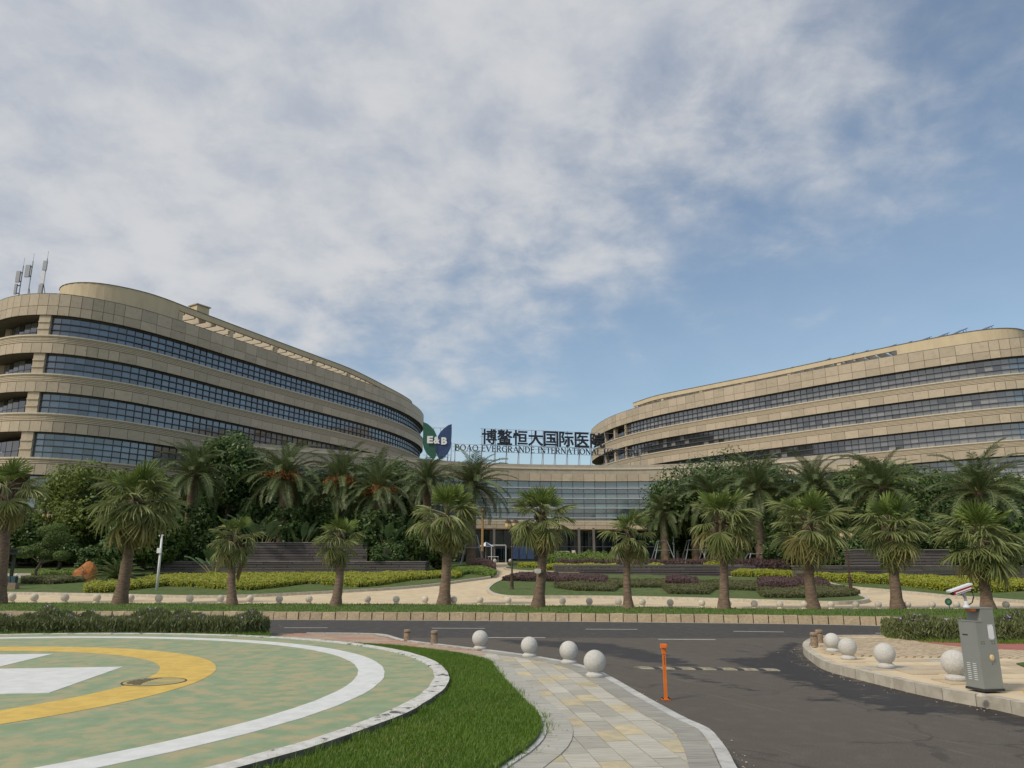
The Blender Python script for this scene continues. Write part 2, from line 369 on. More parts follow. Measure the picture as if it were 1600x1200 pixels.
class Curve:
    def __init__(s, pts, ds=.25, sm=3.0):
        s.q = spline(pts, ds, sm); d = np.gradient(s.q, axis=0); d /= np.hypot(d[:, 0], d[:, 1])[:, None]
        s.t = d; s.n = np.c_[d[:, 1], -d[:, 0]]          # outward normal: to the right of travel
        s.s = np.r_[0, np.cumsum(np.hypot(*np.diff(s.q, axis=0).T))]; s.L = s.s[-1]
    def at(s, u, off=0):
        x = np.interp(u, s.s, s.q[:, 0]); y = np.interp(u, s.s, s.q[:, 1])
        nx = np.interp(u, s.s, s.n[:, 0]); ny = np.interp(u, s.s, s.n[:, 1]); l = math.hypot(nx, ny); nx /= l; ny /= l
        return x+nx*off, y+ny*off, nx, ny
    def near(s, x, y):
        return float(s.s[np.argmin(np.hypot(s.q[:, 0]-x, s.q[:, 1]-y))])
    def ribbon(s, mb, u0, u1, o0, o1, z0, z1, ds=.8, mi=0, zf=None):
        """strip of rectangular section swept along the curve between offsets o0 (outer) and o1 (inner)"""
        n = max(1, int(math.ceil((u1-u0)/ds))); vs = []; fs = []
        for i in range(n+1):
            u = u0+(u1-u0)*i/n
            xa, ya, _, _ = s.at(u, o0); xb, yb, _, _ = s.at(u, o1)
            za = z0 if zf is None else z0+zf(ya); zb = z1 if zf is None else z1+zf(ya)
            vs += [(xa, ya, za), (xb, yb, za), (xb, yb, zb), (xa, ya, zb)]
        for i in range(n):
            a = i*4; b = a+4
            fs += [(a, b, b+3, a+3), (a+3, b+3, b+2, a+2), (a+2, b+2, b+1, a+1), (a+1, b+1, b, a)]
        fs += [(0, 3, 2, 1), (n*4, n*4+1, n*4+2, n*4+3)]
        mb.add(vs, fs, mi)

# ------------------------------------------------------------------ ground, road
mb = MB(); mb.add([(-900, -60, -.06), (900, -60, -.06), (900, 1500, -.06), (-900, 1500, -.06)], [(0, 1, 2, 3)])
struct('ground', mb, M['soil'])

kerb_pts = [P(x, y, 0) for x, y in [(0, 967), (200, 967.2), (422, 967.8), (750, 969.7), (900, 971), (1100, 973), (1300, 975.5), (1400, 978), (1500, 981)]]
kerb_pts = [(-60, 28.6), (-40, 28.3), (-28, 28.1)]+[(p.x, p.y) for p in kerb_pts]+[(17, 21.6), (22, 18.2), (30, 13)]
KC = Curve(kerb_pts, .25, 2.0)
# travel is +x: outward normal (to the right) points at the road

def poly_px(L, z): return [(P(x, y, z).x, P(x, y, z).y) for x, y in L]
WET = [poly_px(L, 0) for L in (
    [(768, 998), (860, 1001), (960, 1006), (1000, 1014), (1060, 1028), (1096, 1041), (1060, 1041), (1000, 1034), (930, 1022), (880, 1014), (800, 1006)],
    [(1122, 1029), (1180, 1027), (1205, 1018), (1232, 1003), (1256, 1004), (1250, 1012), (1262, 1030), (1300, 1046), (1345, 1064), (1400, 1072), (1470, 1084), (1540, 1094), (1640, 1108), (1640, 1150), (1600, 1141), (1550, 1125), (1487, 1115), (1462, 1121), (1412, 1117), (1360, 1103), (1312, 1091), (1250, 1068), (1200, 1054), (1150, 1040)],
    [(1148, 1016), (1160, 1016), (1205, 1031), (1185, 1031)],
    [(1020, 1046), (1040, 1046), (1100, 1060), (1190, 1080), (1180, 1081), (1100, 1066), (1040, 1054)],
    [(1220, 1094), (1320, 1092), (1310, 1096)])]
def inpoly(x, y, poly):
    c_ = np.zeros(x.shape, bool); n = len(poly)
    for i in range(n):
        x1, y1 = poly[i]; x2, y2 = poly[(i+1) % n]
        with np.errstate(divide='ignore', invalid='ignore'):
            k = ((y1 > y) != (y2 > y)) & (x < (x2-x1)*(y-y1)/(y2-y1+1e-12)+x1)
        c_ ^= k
    return c_
def distseg(x, y, poly):
    d = np.full(x.shape, 1e9); n = len(poly)
    for i in range(n):
        x1, y1 = poly[i]; x2, y2 = poly[(i+1) % n]; dx, dy = x2-x1, y2-y1; l = dx*dx+dy*dy+1e-12
        t = np.clip(((x-x1)*dx+(y-y1)*dy)/l, 0, 1); d = np.minimum(d, np.hypot(x-x1-t*dx, y-y1-t*dy))
    return d
xs = np.r_[np.arange(-60, -8, 2.0), np.arange(-8, 16, .10), np.arange(16, 61, 2.0)]
ys = np.r_[np.arange(-40, 5, 3.0), np.arange(5, 13, .08), np.arange(13, 22, .12), np.arange(22, 29.1, .5)]
gx, gy = np.meshgrid(xs, ys); nx_, ny_ = len(xs), len(ys)
v = np.c_[gx.ravel(), gy.ravel(), np.zeros(gx.size)]
idx = np.arange(nx_*ny_).reshape(ny_, nx_)
fq = np.c_[idx[:-1, :-1].ravel(), idx[:-1, 1:].ravel(), idx[1:, 1:].ravel(), idx[1:, :-1].ravel()]
me = bpy.data.meshes.new('road'); me.from_pydata(v.tolist(), [], fq.tolist())
wet = np.full(gx.shape, -1.0)
for pl in WET:
    ins = inpoly(gx, gy, pl); d = distseg(gx, gy, pl); wet = np.maximum(wet, np.where(ins, d, -d))
at = me.attributes.new('wet', 'FLOAT', 'POINT'); at.data.foreach_set('value', np.clip(wet, -1, .22).ravel().astype(np.float32))
m, t, b = new_mat('asphalt'); L = t.links
tcn = t.nodes.new('ShaderNodeTexCoord'); ob = tcn.outputs['Object']
def tn(v_, s_, d_=5, r_=.6, st=None):
    if st:
        q = t.nodes.new('ShaderNodeMapping'); q.inputs['Scale'].default_value = st; L.new(v_, q.inputs[0]); v_ = q.outputs[0]
    n = t.nodes.new('ShaderNodeTexNoise'); n.inputs['Scale'].default_value = s_; n.inputs['Detail'].default_value = d_; n.inputs['Roughness'].default_value = r_
    L.new(v_, n.inputs['Vector']); return n.outputs[0]
def rng_(v_, a_, b_, c_=0, d_=1):
    n = t.nodes.new('ShaderNodeMapRange'); n.interpolation_type = 'SMOOTHSTEP'; L.new(v_, n.inputs[0])
    for i, q in enumerate((a_, b_, c_, d_)): n.inputs[i+1].default_value = q
    return n.outputs[0]
def mixc(f_, a_, b_):
    n = t.nodes.new('ShaderNodeMix'); n.data_type = 'RGBA'
    if isinstance(f_, float): n.inputs[0].default_value = f_
    else: L.new(f_, n.inputs[0])
    for q, i in ((a_, 6), (b_, 7)):
        if isinstance(q, tuple): n.inputs[i].default_value = (*q, 1)
        else: L.new(q, n.inputs[i])
    return n.outputs[2]
vo = t.nodes.new('ShaderNodeTexVoronoi'); vo.feature = 'DISTANCE_TO_EDGE'; vo.inputs['Scale'].default_value = .42
wv = t.nodes.new('ShaderNodeVectorMath'); wv.operation = 'MULTIPLY_ADD'; nz = t.nodes.new('ShaderNodeTexNoise'); nz.inputs['Scale'].default_value = 1.7; nz.inputs['Detail'].default_value = 7
L.new(ob, nz.inputs['Vector']); L.new(nz.outputs['Color'], wv.inputs[0]); wv.inputs[1].default_value = (1.1, 1.1, 0); L.new(ob, wv.inputs[2]); L.new(wv.outputs[0], vo.inputs['Vector'])
aw = t.nodes.new('ShaderNodeAttribute'); aw.attribute_name = 'wet'
spx = t.nodes.new('ShaderNodeSeparateXYZ'); L.new(ob, spx.inputs[0])
big = tn(ob, .35, 6); fine = tn(ob, 70, 3); med = tn(ob, 4, 8)
far = rng_(math_('ADD', spx.outputs[1], math_('MULTIPLY', tn(ob, .8, 5), .8, tree=t), tree=t), 20.2, 20.6)   # the through road is a newer, darker course
base = mixc(big, (.104, .087, .069), (.138, .117, .092))
base = mixc(far, base, (.060, .056, .052))
base = mixc(rng_(med, .45, .75), base, mixc(.5, base, (.16, .15, .13)))
base = mixc(rng_(fine, .35, .7), mixc(.55, base, (.02, .02, .02)), base)
spk = rng_(tn(ob, 60, 2), .64, .72); base = mixc(math_('MULTIPLY', spk, .5, tree=t), base, (.30, .28, .25))
# pale tyre scrapes along the side road
mpr = t.nodes.new('ShaderNodeMapping'); mpr.inputs['Rotation'].default_value = (0, 0, R(68)); L.new(ob, mpr.inputs[0])
scr = rng_(tn(mpr.outputs[0], 2.6, 8, .68, (.16, 3.0, 1)), .56, .70)
base = mixc(math_('MULTIPLY', scr, .26, tree=t), base, (.24, .21, .18))
crk = math_('MULTIPLY', rng_(vo.outputs['Distance'], .006, .012, 1, 0), rng_(tn(ob, .6, 3), .46, .56, 0, .55), tree=t)
base = mixc(crk, base, (.035, .03, .026))
oil = rng_(tn(ob, 1.1, 4), .66, .76, 0, .4); base = mixc(oil, base, (.04, .037, .033))
we = math_('ADD', aw.outputs['Fac'], math_('MULTIPLY', math_('SUBTRACT', tn(ob, 2.6, 10, .74, (.85, 1.7, 1)), .53, tree=t), 1.8, tree=t), tree=t)
wf = rng_(we, -.02, .04)
base = mixc(wf, base, mixc(.66, base, (.010, .011, .017)))
L.new(base, b.inputs['Base Color'])
L.new(math_('SUBTRACT', math_('MULTIPLY_ADD', fine, .15, .78, tree=t), math_('MULTIPLY', wf, .30, tree=t), tree=t), b.inputs['Roughness'])
bn = t.nodes.new('ShaderNodeBump'); bn.inputs['Distance'].default_value = .01; L.new(tn(ob, 90, 3), bn.inputs['Height'])
L.new(math_('SUBTRACT', .45, math_('MULTIPLY', wf, .35, tree=t), tree=t), bn.inputs['Strength']); L.new(bn.outputs[0], b.inputs['Normal']); L.new(math_('SUBTRACT', .45, math_('MULTIPLY', wf, .30, tree=t), tree=t), b.inputs['Specular IOR Level'])
me.materials.append(m); road = link('road', me); road['kind'] = 'structure'

# lane dashes and edge line, painted sheets on the road
mb = MB()
def strip(a, b_, w, z):
    a = Vector((a[0], a[1], 0)); b_ = Vector((b_[0], b_[1], 0)); d = (b_-a).normalized(); q = Vector((-d.y, d.x, 0))*w/2
    mb.add([(a-q)+Vector((0, 0, z)), (b_-q)+Vector((0, 0, z)), (b_+q)+Vector((0, 0, z)), (a+q)+Vector((0, 0, z))], [(0, 1, 2, 3)])
for (x0, y0, x1, y1) in [(444, 981, 512, 981), (675, 981.7, 758, 982), (915, 983.2, 996, 983.6), (1146, 986.6, 1225, 987.6), (1368, 989.5, 1440, 990.5),
                         (205, 981, 272, 981), (-30, 981, 40, 981)]:
    strip(P(x0, y0), P(x1, y1), .11, .004)
for (x0, y0, x1, y1) in [(760, 996.4, 852, 996.6), (1028, 999, 1118, 999.6)]:
    strip(P(x0, y0), P(x1, y1), .11, .004)
o = struct('road_marking', mb, M['road_paint'])
mb = MB(); KC.ribbon(mb, 0, KC.L, .16, .10, 0, .004); struct('edge_line', mb, M['road_paint'])

# far kerb: cream stones
kr = thing('kerb', 'long kerb of rough cream stones along the far side of the road', 'kerb', (0, 27, 0))
u0 = KC.near(-21, 28); u1 = KC.near(19, 20); SL = .44; ks = []
unit = [mesh('kerb_stone', (lambda q: (q.box((0, 0, .5), (1, 1, 1)), q)[1])(MB()), M['kerb_cream'])]
for i in range(3):
    q = MB(); j = lambda s_: random.uniform(-s_, s_)
    q.add([(-.5+j(.01), -.5+j(.06), 0), (.5+j(.01), -.5+j(.06), 0), (.5, .5, 0), (-.5, .5, 0),
           (-.5+j(.02), -.42+j(.08), 1+j(.05)), (.5+j(.02), -.42+j(.08), 1+j(.05)), (.5, .5, 1+j(.03)), (-.5, .5, 1+j(.03))],
          [(0, 3, 2, 1), (4, 5, 6, 7), (0, 1, 5, 4), (1, 2, 6, 5), (2, 3, 7, 6), (3, 0, 4, 7)])
    unit.append(mesh('kerb_stone', q, M['kerb_cream']))
k = 0; u = u0
while u < u1:
    l = SL*random.uniform(.93, 1.07); x, y, nx, ny = KC.at(u+l/2, -.11)
    link('kerb_stone', unit[1+k % 3], kr, (x, y-27, -.01), (0, 0, math.atan2(-nx, ny)+math.pi+random.uniform(-.02, .02)), (l-.03, .22, .265*random.uniform(.97, 1.03)))
    u += l; k += 1
mb = MB(); KC.ribbon(mb, 0, KC.L, -.06, -.2, -.01, .23); part('kerb_bed', mb, M['joint'], kr)

# verge slab (grass) and promenade
row_px = [(-200, 940), (0, 941), (150, 942), (436, 943), (664, 943.7), (921, 946.4), (1219, 951), (1419, 953.5), (1573, 957), (1700, 961)]
row = Curve([(G(a, b_).x, G(a, b_).y) for a, b_ in row_px], .3, 2)
def sheet(name, poly, dz, mat_, side=.14, kind='structure'):
    """ground sheet of given outline, laid dz above the terrain, with a skirt"""
    bm = bmesh.new(); n = len(poly)
    vs = [bm.verts.new((p[0], p[1], 0)) for p in poly]; f_ = bm.faces.new(vs); bm.normal_update()
    if f_.normal.z < 0: f_.normal_flip()
    for yy in (42, 88):
        bmesh.ops.bisect_plane(bm, geom=bm.verts[:]+bm.edges[:]+bm.faces[:], plane_co=(0, yy, 0), plane_no=(0, 1, 0))
    bmesh.ops.triangulate(bm, faces=bm.faces[:])
    for v_ in bm.verts: v_.co.z = T(v_.co.y)+dz
    if side:
        ed = [e for e in bm.edges if e.is_boundary]; r_ = bmesh.ops.extrude_edge_only(bm, edges=ed)
        for g in r_['geom']:
            if isinstance(g, bmesh.types.BMVert): g.co.z -= side
        bmesh.ops.recalc_face_normals(bm, faces=bm.faces[:])
    me = bpy.data.meshes.new(name); bm.to_mesh(me); bm.free(); me.materials.append(mat_)
    o = link(name, me)
    if kind: o['kind'] = kind
    return o
kq = [tuple(KC.at(u, -.2)[:2]) for u in np.linspace(0, KC.L, 90)]
rq = [tuple(row.at(u, .1)[:2]) for u in np.linspace(0, row.L, 70)]
verge_poly = kq+[(40, 20)]+[p for p in rq[::-1]]+[(-60, 36.5)]
sheet('verge', verge_poly, -.012, M['grass_far'], .3)
sheet('promenade', [(-70, 33.5)]+[tuple(row.at(u, .35)[:2]) for u in np.linspace(0, row.L, 70)]+[(60, 20), (75, 60), (75, 108), (-70, 108)], -.03, M['stone_pave'], 0)
# far ground level behind the planting
mb = MB(); mb.add([(-200, 107, 2.5), (200, 107, 2.5), (300, 700, 2.5), (-300, 700, 2.5)], [(0, 1, 2, 3)]); struct('terrain', mb, M['grass_far'])
mb = MB(); mb.add([(-200, 28, .1), (-69.9, 28, .1), (-69.9, 108, 2.5), (-200, 108, 2.5)], [(0, 1, 2, 3)])
mb.add([(74.9, 15, .1), (200, 15, .1), (200, 108, 2.5), (74.9, 108, 2.5)], [(0, 1, 2, 3)]); struct('terrain', mb, M['grass_far'])

def gp(L): return [(G(a, b_).x, G(a, b_).y) for a, b_ in L]
def curved(pts):
    cv = Curve(pts, .4, .8); return [cv.at(u, -.08)[:2] for u in np.linspace(0, cv.L, max(20, int(cv.L/.5)))]
fa = gp([(-250, 927.5), (0, 928.5), (100, 930), (200, 932), (300, 934), (375, 933), (450, 930), (525, 926), (612, 921), (685, 914.5), (727, 908.5), (762, 904), (776, 900.5), (777, 897.5), (770, 892), (760, 887)])
fb = gp([(870, 896.6), (834, 899), (795, 905), (773, 912), (761, 921), (762, 926), (774, 931.5), (812, 934.6), (900, 934.2), (1000, 935.5), (1150, 939.5), (1285, 944), (1334, 943.2), (1352, 941.5), (1358, 938), (1343, 930), (1318, 921), (1296, 914), (1262, 908), (1200, 904)])
fc = gp([(800, 886.5), (787, 888.3), (795, 891), (820, 893.3), (860, 894.3), (930, 894), (1060, 893.5), (1180, 895)])
fd = gp([(1262, 903.5), (1300, 914.5), (1320, 918.3), (1357, 921.8), (1442, 929.5), (1520, 936), (1600, 942.5), (1750, 955)])
ca, cb_, cc, cd = (curved(q) for q in (fa, fb, fc, fd))
sheet('lawn', ca+[(-3, 86), (-20, 92), (-68, 92)], .09, M['grass_far'])
sheet('lawn', cb_, .09, M['grass_far'])
sheet('lawn', cc+[(24, 95), (0, 95), (-.5, 84)], .09, M['grass_far'])
sheet('lawn', cd+[(72, 60), (72, 92), (26, 88), (20, 72)], .09, M['grass_far'])
for q in (fa, fb, fc, fd):
    cv = Curve(q, .4, .8); mb = MB(); cv.ribbon(mb, 0, cv.L, .02, -.17, -.08, .125, .5, zf=T)
    o = part('lawn_edging', mb, M['kerb_tan']); o['kind'] = 'structure'
sheet('path', gp([(2, 905), (52, 905), (48, 897.5), (2, 898)]), .1, M['stone_strip'], 0)

# ------------------------------------------------------------------ near left: platform, lawn, helipad, paved walk
swk = [(P(a, b_, .12).x, P(a, b_, .12).y) for a, b_ in [(587, 990), (630, 999), (675, 1005), (740, 1012.5), (800, 1020), (860, 1029), (905, 1038), (944, 1052), (1012, 1090), (1075, 1124), (1107, 1137), (1125, 1157), (1140, 1177), (1151, 1200)]]
swk = [(-60, 20.9), (-12, 20.9), (-6.6, 20.7), (-5.4, 20.1)]+swk+[(1.62, 5.4), (1.50, 4), (1.45, 1), (1.45, -8)]
SW = Curve(swk[3:], .12, .35)            # outer edge of the walk; the road lies outside
edge = [(-60, 20.9), (-12, 20.9), (-6.6, 20.7)]+[tuple(p) for p in SW.q[::3]]
sgn = 1 if SW.at(SW.L*.6, 1)[0] < SW.at(SW.L*.6, 0)[0] else -1
edge = [(-60, 20.85), (-12, 20.85), (-6.6, 20.65)]+[SW.at(u, sgn*.06)[:2] for u in np.linspace(.2, SW.L, 220)]
mb = MB(); mb.prism(edge+[(-60, -8)], -.05, .095); struct('sidewalk_base', mb, M['joint'])
lawn_e = [(P(a, b_, .12).x, P(a, b_, .12).y) for a, b_ in [(615, 1012), (700, 1022), (762, 1035), (775, 1050), (797, 1075), (820, 1100), (837, 1115), (847, 1137), (841, 1157), (820, 1177), (787, 1197)]]
lawn_e = lawn_e+[(-.35, 5.6), (-1, 4.9), (-2, 4.4), (-6, 3.6)]
LE = Curve(lawn_e, .12, .4)
lawn_poly = [(-59, 20.6), (-6.3, 20.6), (-5.9, 19.0), (-4.2, 17.3), (-2.9, 16.35)]+[tuple(p) for p in LE.q[::2]]+[(-59, 3.0)]
mb = MB(); mb.prism(lawn_poly, .05, .158); struct('near_lawn', mb, M['grass_ground'])

side = bpy.data.objects.new('sidewalk', None); C.objects.link(side); side['kind'] = 'structure'; side.location = (1, 8, .1)
def slab(name, poly, z0, z1, mat_, parent=side):
    cx = sum(p[0] for p in poly)/len(poly); cy = sum(p[1] for p in poly)/len(poly)
    q = MB(); q.prism([(p[0]-cx, p[1]-cy) for p in poly], z0, z1)
    og = origin(parent); return link(name, mesh(name, q, mat_), parent, (cx-og.x, cy-og.y, -og.z))
# kerb stones and outer band along SW, inner band along LE
def band(curve, ua, ub, o0, o1, ln, z0, z1, mat_, name, gap=.006, parent=side):
    u = ua
    while u < ub:
        l = ln*random.uniform(.96, 1.04); l = min(l, ub-u+.01)
        a = [curve.at(u+gap, o0)[:2], curve.at(u+l/2, o0)[:2], curve.at(u+l-gap, o0)[:2], curve.at(u+l-gap, o1)[:2], curve.at(u+l/2, o1)[:2], curve.at(u+gap, o1)[:2]]
        slab(name, a, z0, z1+random.uniform(0, .003), mat_, parent); u += l
# SW travels towards the camera: outward (right of travel) is -x side -> use negative offsets for the walk side accordingly
sgn = 1 if SW.at(SW.L*.6, 1)[0] < SW.at(SW.L*.6, 0)[0] else -1
band(SW, .3, SW.near(1.45, 1), 0, sgn*.115, .46, -.02, .125, M['kerb_grey'], 'kerb_stone')
uA = SW.near(-.3, 15.5)
band(SW, uA, SW.near(1.45, 1), sgn*.125, sgn*.36, .62, .06, .122, M['slab_outer'], 'paving_slab')
sl = 1 if LE.at(LE.L*.5, 1)[0] > LE.at(LE.L*.5, 0)[0] else -1
band(LE, .9, LE.L-.2, sl*-.02, sl*.05, .5, .05, .135, M['kerb_grey'], 'edging_stone')
band(LE, .9, LE.L-.2, sl*.056, sl*.30, .60, .06, .123, M['slab_band'], 'paving_slab')
# field slabs: courses run nearly away from the camera
ang = math.atan2(.78, 6.67); dv = Vector((-math.sin(ang), math.cos(ang))); du = Vector((math.cos(ang), math.sin(ang)))
o0 = Vector((.71, 6.49)); wt = .238; lt = .475
swx = lambda y: float(np.interp(y, [p[1] for p in SW.q[::-1]], [p[0] for p in SW.q[::-1]]))
lex = lambda y: float(np.interp(y, [p[1] for p in LE.q[::-1]], [p[0] for p in LE.q[::-1]]))
for i in range(-8, 9):
    for j in range(-10, 21):
        st = (.5 if i % 2 else 0)+.05*(i % 3)
        c_ = o0+du*((i+.5)*wt)+dv*((j+st)*lt)
        if not (3.0 < c_.y < 15.3): continue
        if c_.x > swx(c_.y)-.20 or c_.x < lex(c_.y)+.16: continue
        yl = ((j+(2 if i % 2 else 0)+(i//2)*1) % 4 == 0)
        q = M['slab_yellow'] if yl else random.choice((M['slab_grey'], M['slab_grey'], M['slab_light']))
        h = [c_+du*a*(wt/2-.004)+dv*b_*(lt/2-.004) for a, b_ in ((-1, -1), (1, -1), (1, 1), (-1, 1))]
        slab('paving_slab', [(p.x, p.y) for p in h], .06, .112+random.uniform(0, .004), q)
# small bricks at the corner
bp = [(-5.35, 19.95), (-3.4, 19.6), (-2.5, 17.95), (-1.75, 17.0), (-.9, 16.0), (-.35, 15.35), (-.7, 14.6), (-1.15, 15.1), (-2.5, 16.3), (-4.3, 17.5), (-5.6, 18.9)]
def bricks(name, poly, z0, z1, mat_, bl=.2, bw=.1, rot=.5):
    q = MB(); ca_, sa_ = math.cos(rot), math.sin(rot)
    xs_ = [p[0] for p in poly]; ys_ = [p[1] for p in poly]; cx, cy = np.mean(xs_), np.mean(ys_); rr = max(max(xs_)-min(xs_), max(ys_)-min(ys_))
    ni = int(rr/bl)+2; nj = int(rr/bw)+2
    I, J = np.meshgrid(np.arange(-ni, ni), np.arange(-nj, nj)); lx = (I+.5*(J % 2))*bl; ly = J*bw
    wx = cx+lx*ca_-ly*sa_; wy = cy+lx*sa_+ly*ca_; ok = inpoly(wx, wy, poly)
    for x, y in zip(wx[ok], wy[ok]): q.box((x, y, (z0+z1)/2+random.uniform(-.002, .003)), (bl-.012, bw-.012, z1-z0), rot)
    return q
q = bricks('b', bp, .09, .115, None, .2, .1, .4)
o = part('brick', q, M['brick_pink'], side, kind='stuff')

# helipad
hc = Vector((-9.12, 10.3)); HZ = .212
hp = thing('helipad', 'round green helipad with yellow and white rings and white cross', 'helipad', (hc.x, hc.y, .12))
def ring(mb, r0, r1, z0, z1, n=180, mi=0, jit=0):
    vs = []; fs = []
    for k in range(n):
        t_ = 2*math.pi*k/n; ra = r0+random.uniform(-jit, jit); rb = r1+random.uniform(-jit, jit)
        for r_, z_ in ((ra, z0), (rb, z0), (rb, z1), (ra, z1)): vs.append((hc.x+r_*math.cos(t_), hc.y+r_*math.sin(t_), z_))
    for k in range(n):
        a = k*4; b_ = ((k+1) % n)*4
        fs += [(a+3, a+2, b_+2, b_+3), (a+1, b_+1, b_+2, a+2), (a, a+3, b_+3, b_)]
    mb.add(vs, fs, mi)
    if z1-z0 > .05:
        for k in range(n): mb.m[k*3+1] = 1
mb = MB(); mb.lathe([(8.10, .05), (8.10, HZ)], (hc.x, hc.y, 0), 180); part('deck', mb, M['pad_green'], hp)
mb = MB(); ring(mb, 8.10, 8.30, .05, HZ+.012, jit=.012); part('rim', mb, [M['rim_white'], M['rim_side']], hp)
mb = MB(); ring(mb, 7.05, 7.42, HZ+.0, HZ+.004, jit=.006); part('white_ring', mb, M['pad_white'], hp)
mb = MB(); ring(mb, 4.28, 5.05, HZ+.0, HZ+.004, jit=.004); part('yellow_ring', mb, M['pad_yellow'], hp)
ct = Vector((-8.72, 10.44)); ua_ = Vector((math.cos(.15), math.sin(.15))); va = Vector((-math.sin(.15), math.cos(.15)))
cp = [(3.12, -1.29), (3.12, 1.29), (1.29, 1.29), (1.29, 3.45), (-1.29, 3.45), (-1.29, 1.29), (-3.12, 1.29), (-3.12, -1.29), (-1.29, -1.29), (-1.29, -3.45), (1.29, -3.45), (1.29, -1.29)]
mb = MB(); mb.prism([tuple(ct+ua_*a+va*b_) for a, b_ in cp], HZ, HZ+.005); part('white_cross', mb, M['pad_white'], hp)
mh = thing('manhole_cover', 'round iron manhole cover cut into the yellow ring of the helipad', 'manhole cover', (-4.62, 10.55, HZ))
mb = MB(); mb.lathe([(.37, .0), (.37, .008)], (-4.62, 10.55, HZ), 32); mc = part('lid', mb, M['lid_paint'], mh)
mb = MB()
for k in range(-4, 5):
    w_ = math.sqrt(max(.01, .33**2-(k*.075)**2)); mb.box((-4.62-w_*.62, 10.55+k*.075, HZ+.010), (.7*w_, .035, .005))
part('lid_rib', mb, M['iron'], mc, kind='stuff')
mb = MB(); ring_c = hc.copy(); hc_s = hc; hc = Vector((-4.62, 10.55)); ring(mb, .375, .392, HZ, HZ+.008, 40); hc = hc_s
part('cover_frame', mb, M['dark_metal'], mh)

# ------------------------------------------------------------------ right island
isl = [(P(a, b_, .14).x, P(a, b_, .14).y) for a, b_ in [(1300, 993), (1265, 998), (1254, 1009), (1272, 1025), (1292, 1035), (1332, 1045), (1392, 1059), (1437, 1069), (1495, 1080), (1560, 1091), (1600, 1100)]]
isl = [(22, 15.5), (14, 17.6), (9.5, 18.9)]+isl+[(6.1, 8.4), (6.9, 6.8), (8.6, 4.6), (12, 2)]
IC = Curve(isl, .12, .35); island = bpy.data.objects.new('traffic_island', None); C.objects.link(island); island['kind'] = 'structure'; island.location = (7, 13, .1)
si = 1 if IC.at(IC.near(5.3, 12.5), 1)[0] > 5.3 else -1
mb = MB(); ip = [IC.at(u, si*.07)[:2] for u in np.linspace(.1, IC.L, 160)]; mb.prism(ip+[(24, 2)], -.05, .118); part('paving_base', mb, M['stone_pave'], island)
band(IC, .1, IC.L-.1, 0, si*.13, .50, -.02, .145, M['kerb_tan'], 'kerb_stone', parent=island)
bpl = [(6.2, 16.3), (6.9, 17.9), (7.8, 18.5), (9.4, 17.9), (10.5, 16.6), (14, 15.9), (14, 14.1), (9.0, 14.1), (6.6, 14.4), (5.75, 14.8)]
q = bricks('b', bpl, .11, .137, None, .2, .1, .75); part('brick', q, M['brick_tan'], island, kind='stuff')
sheetp = [(P(a, b_, .14).x, P(a, b_, .14).y) for a, b_ in [(1435, 1002.5), (1600, 1003.5), (1760, 1005), (1760, 1019), (1600, 1015.5), (1510, 1011.5)]]
mb = MB(); mb.prism(sheetp, .11, .142); part('red_lane', mb, M['red_pave'], island)
for r_ in range(7):                      # long cream flags between bricks and kerb
    for c_ in range(9):
        x = 5.9+c_*.78+(.39 if r_ % 2 else 0); y = 13.85-r_*.52
        px_ = IC.q[np.argmin(np.abs(IC.q[40:, 1]-y))+40][0]
        if x-.4 < px_+.18: continue
        slab('paving_slab', [(x-.385, y-.255), (x+.385, y-.255), (x+.385, y+.255), (x-.385, y+.255)], .1, .13+random.uniform(0, .003), random.choice((M['kerb_tan'], M['stone_pave'], M['brick_tan'])), island)
mb = MB(); mb.prism([(P(a, b_, .14).x, P(a, b_, .14).y) for a, b_ in [(1588, 1037), (1610, 1034), (1660, 1034), (1660, 1046), (1600, 1042)]], .1, .15); part('grass_patch', mb, M['grass_ground'], island)
mb = MB(); mb.prism([(6.42, 10.30), (6.95, 10.2), (6.95, 9.95), (6.5, 10.0)], .1, .142); part('painted_strip', mb, M['yellow_paint'], island)

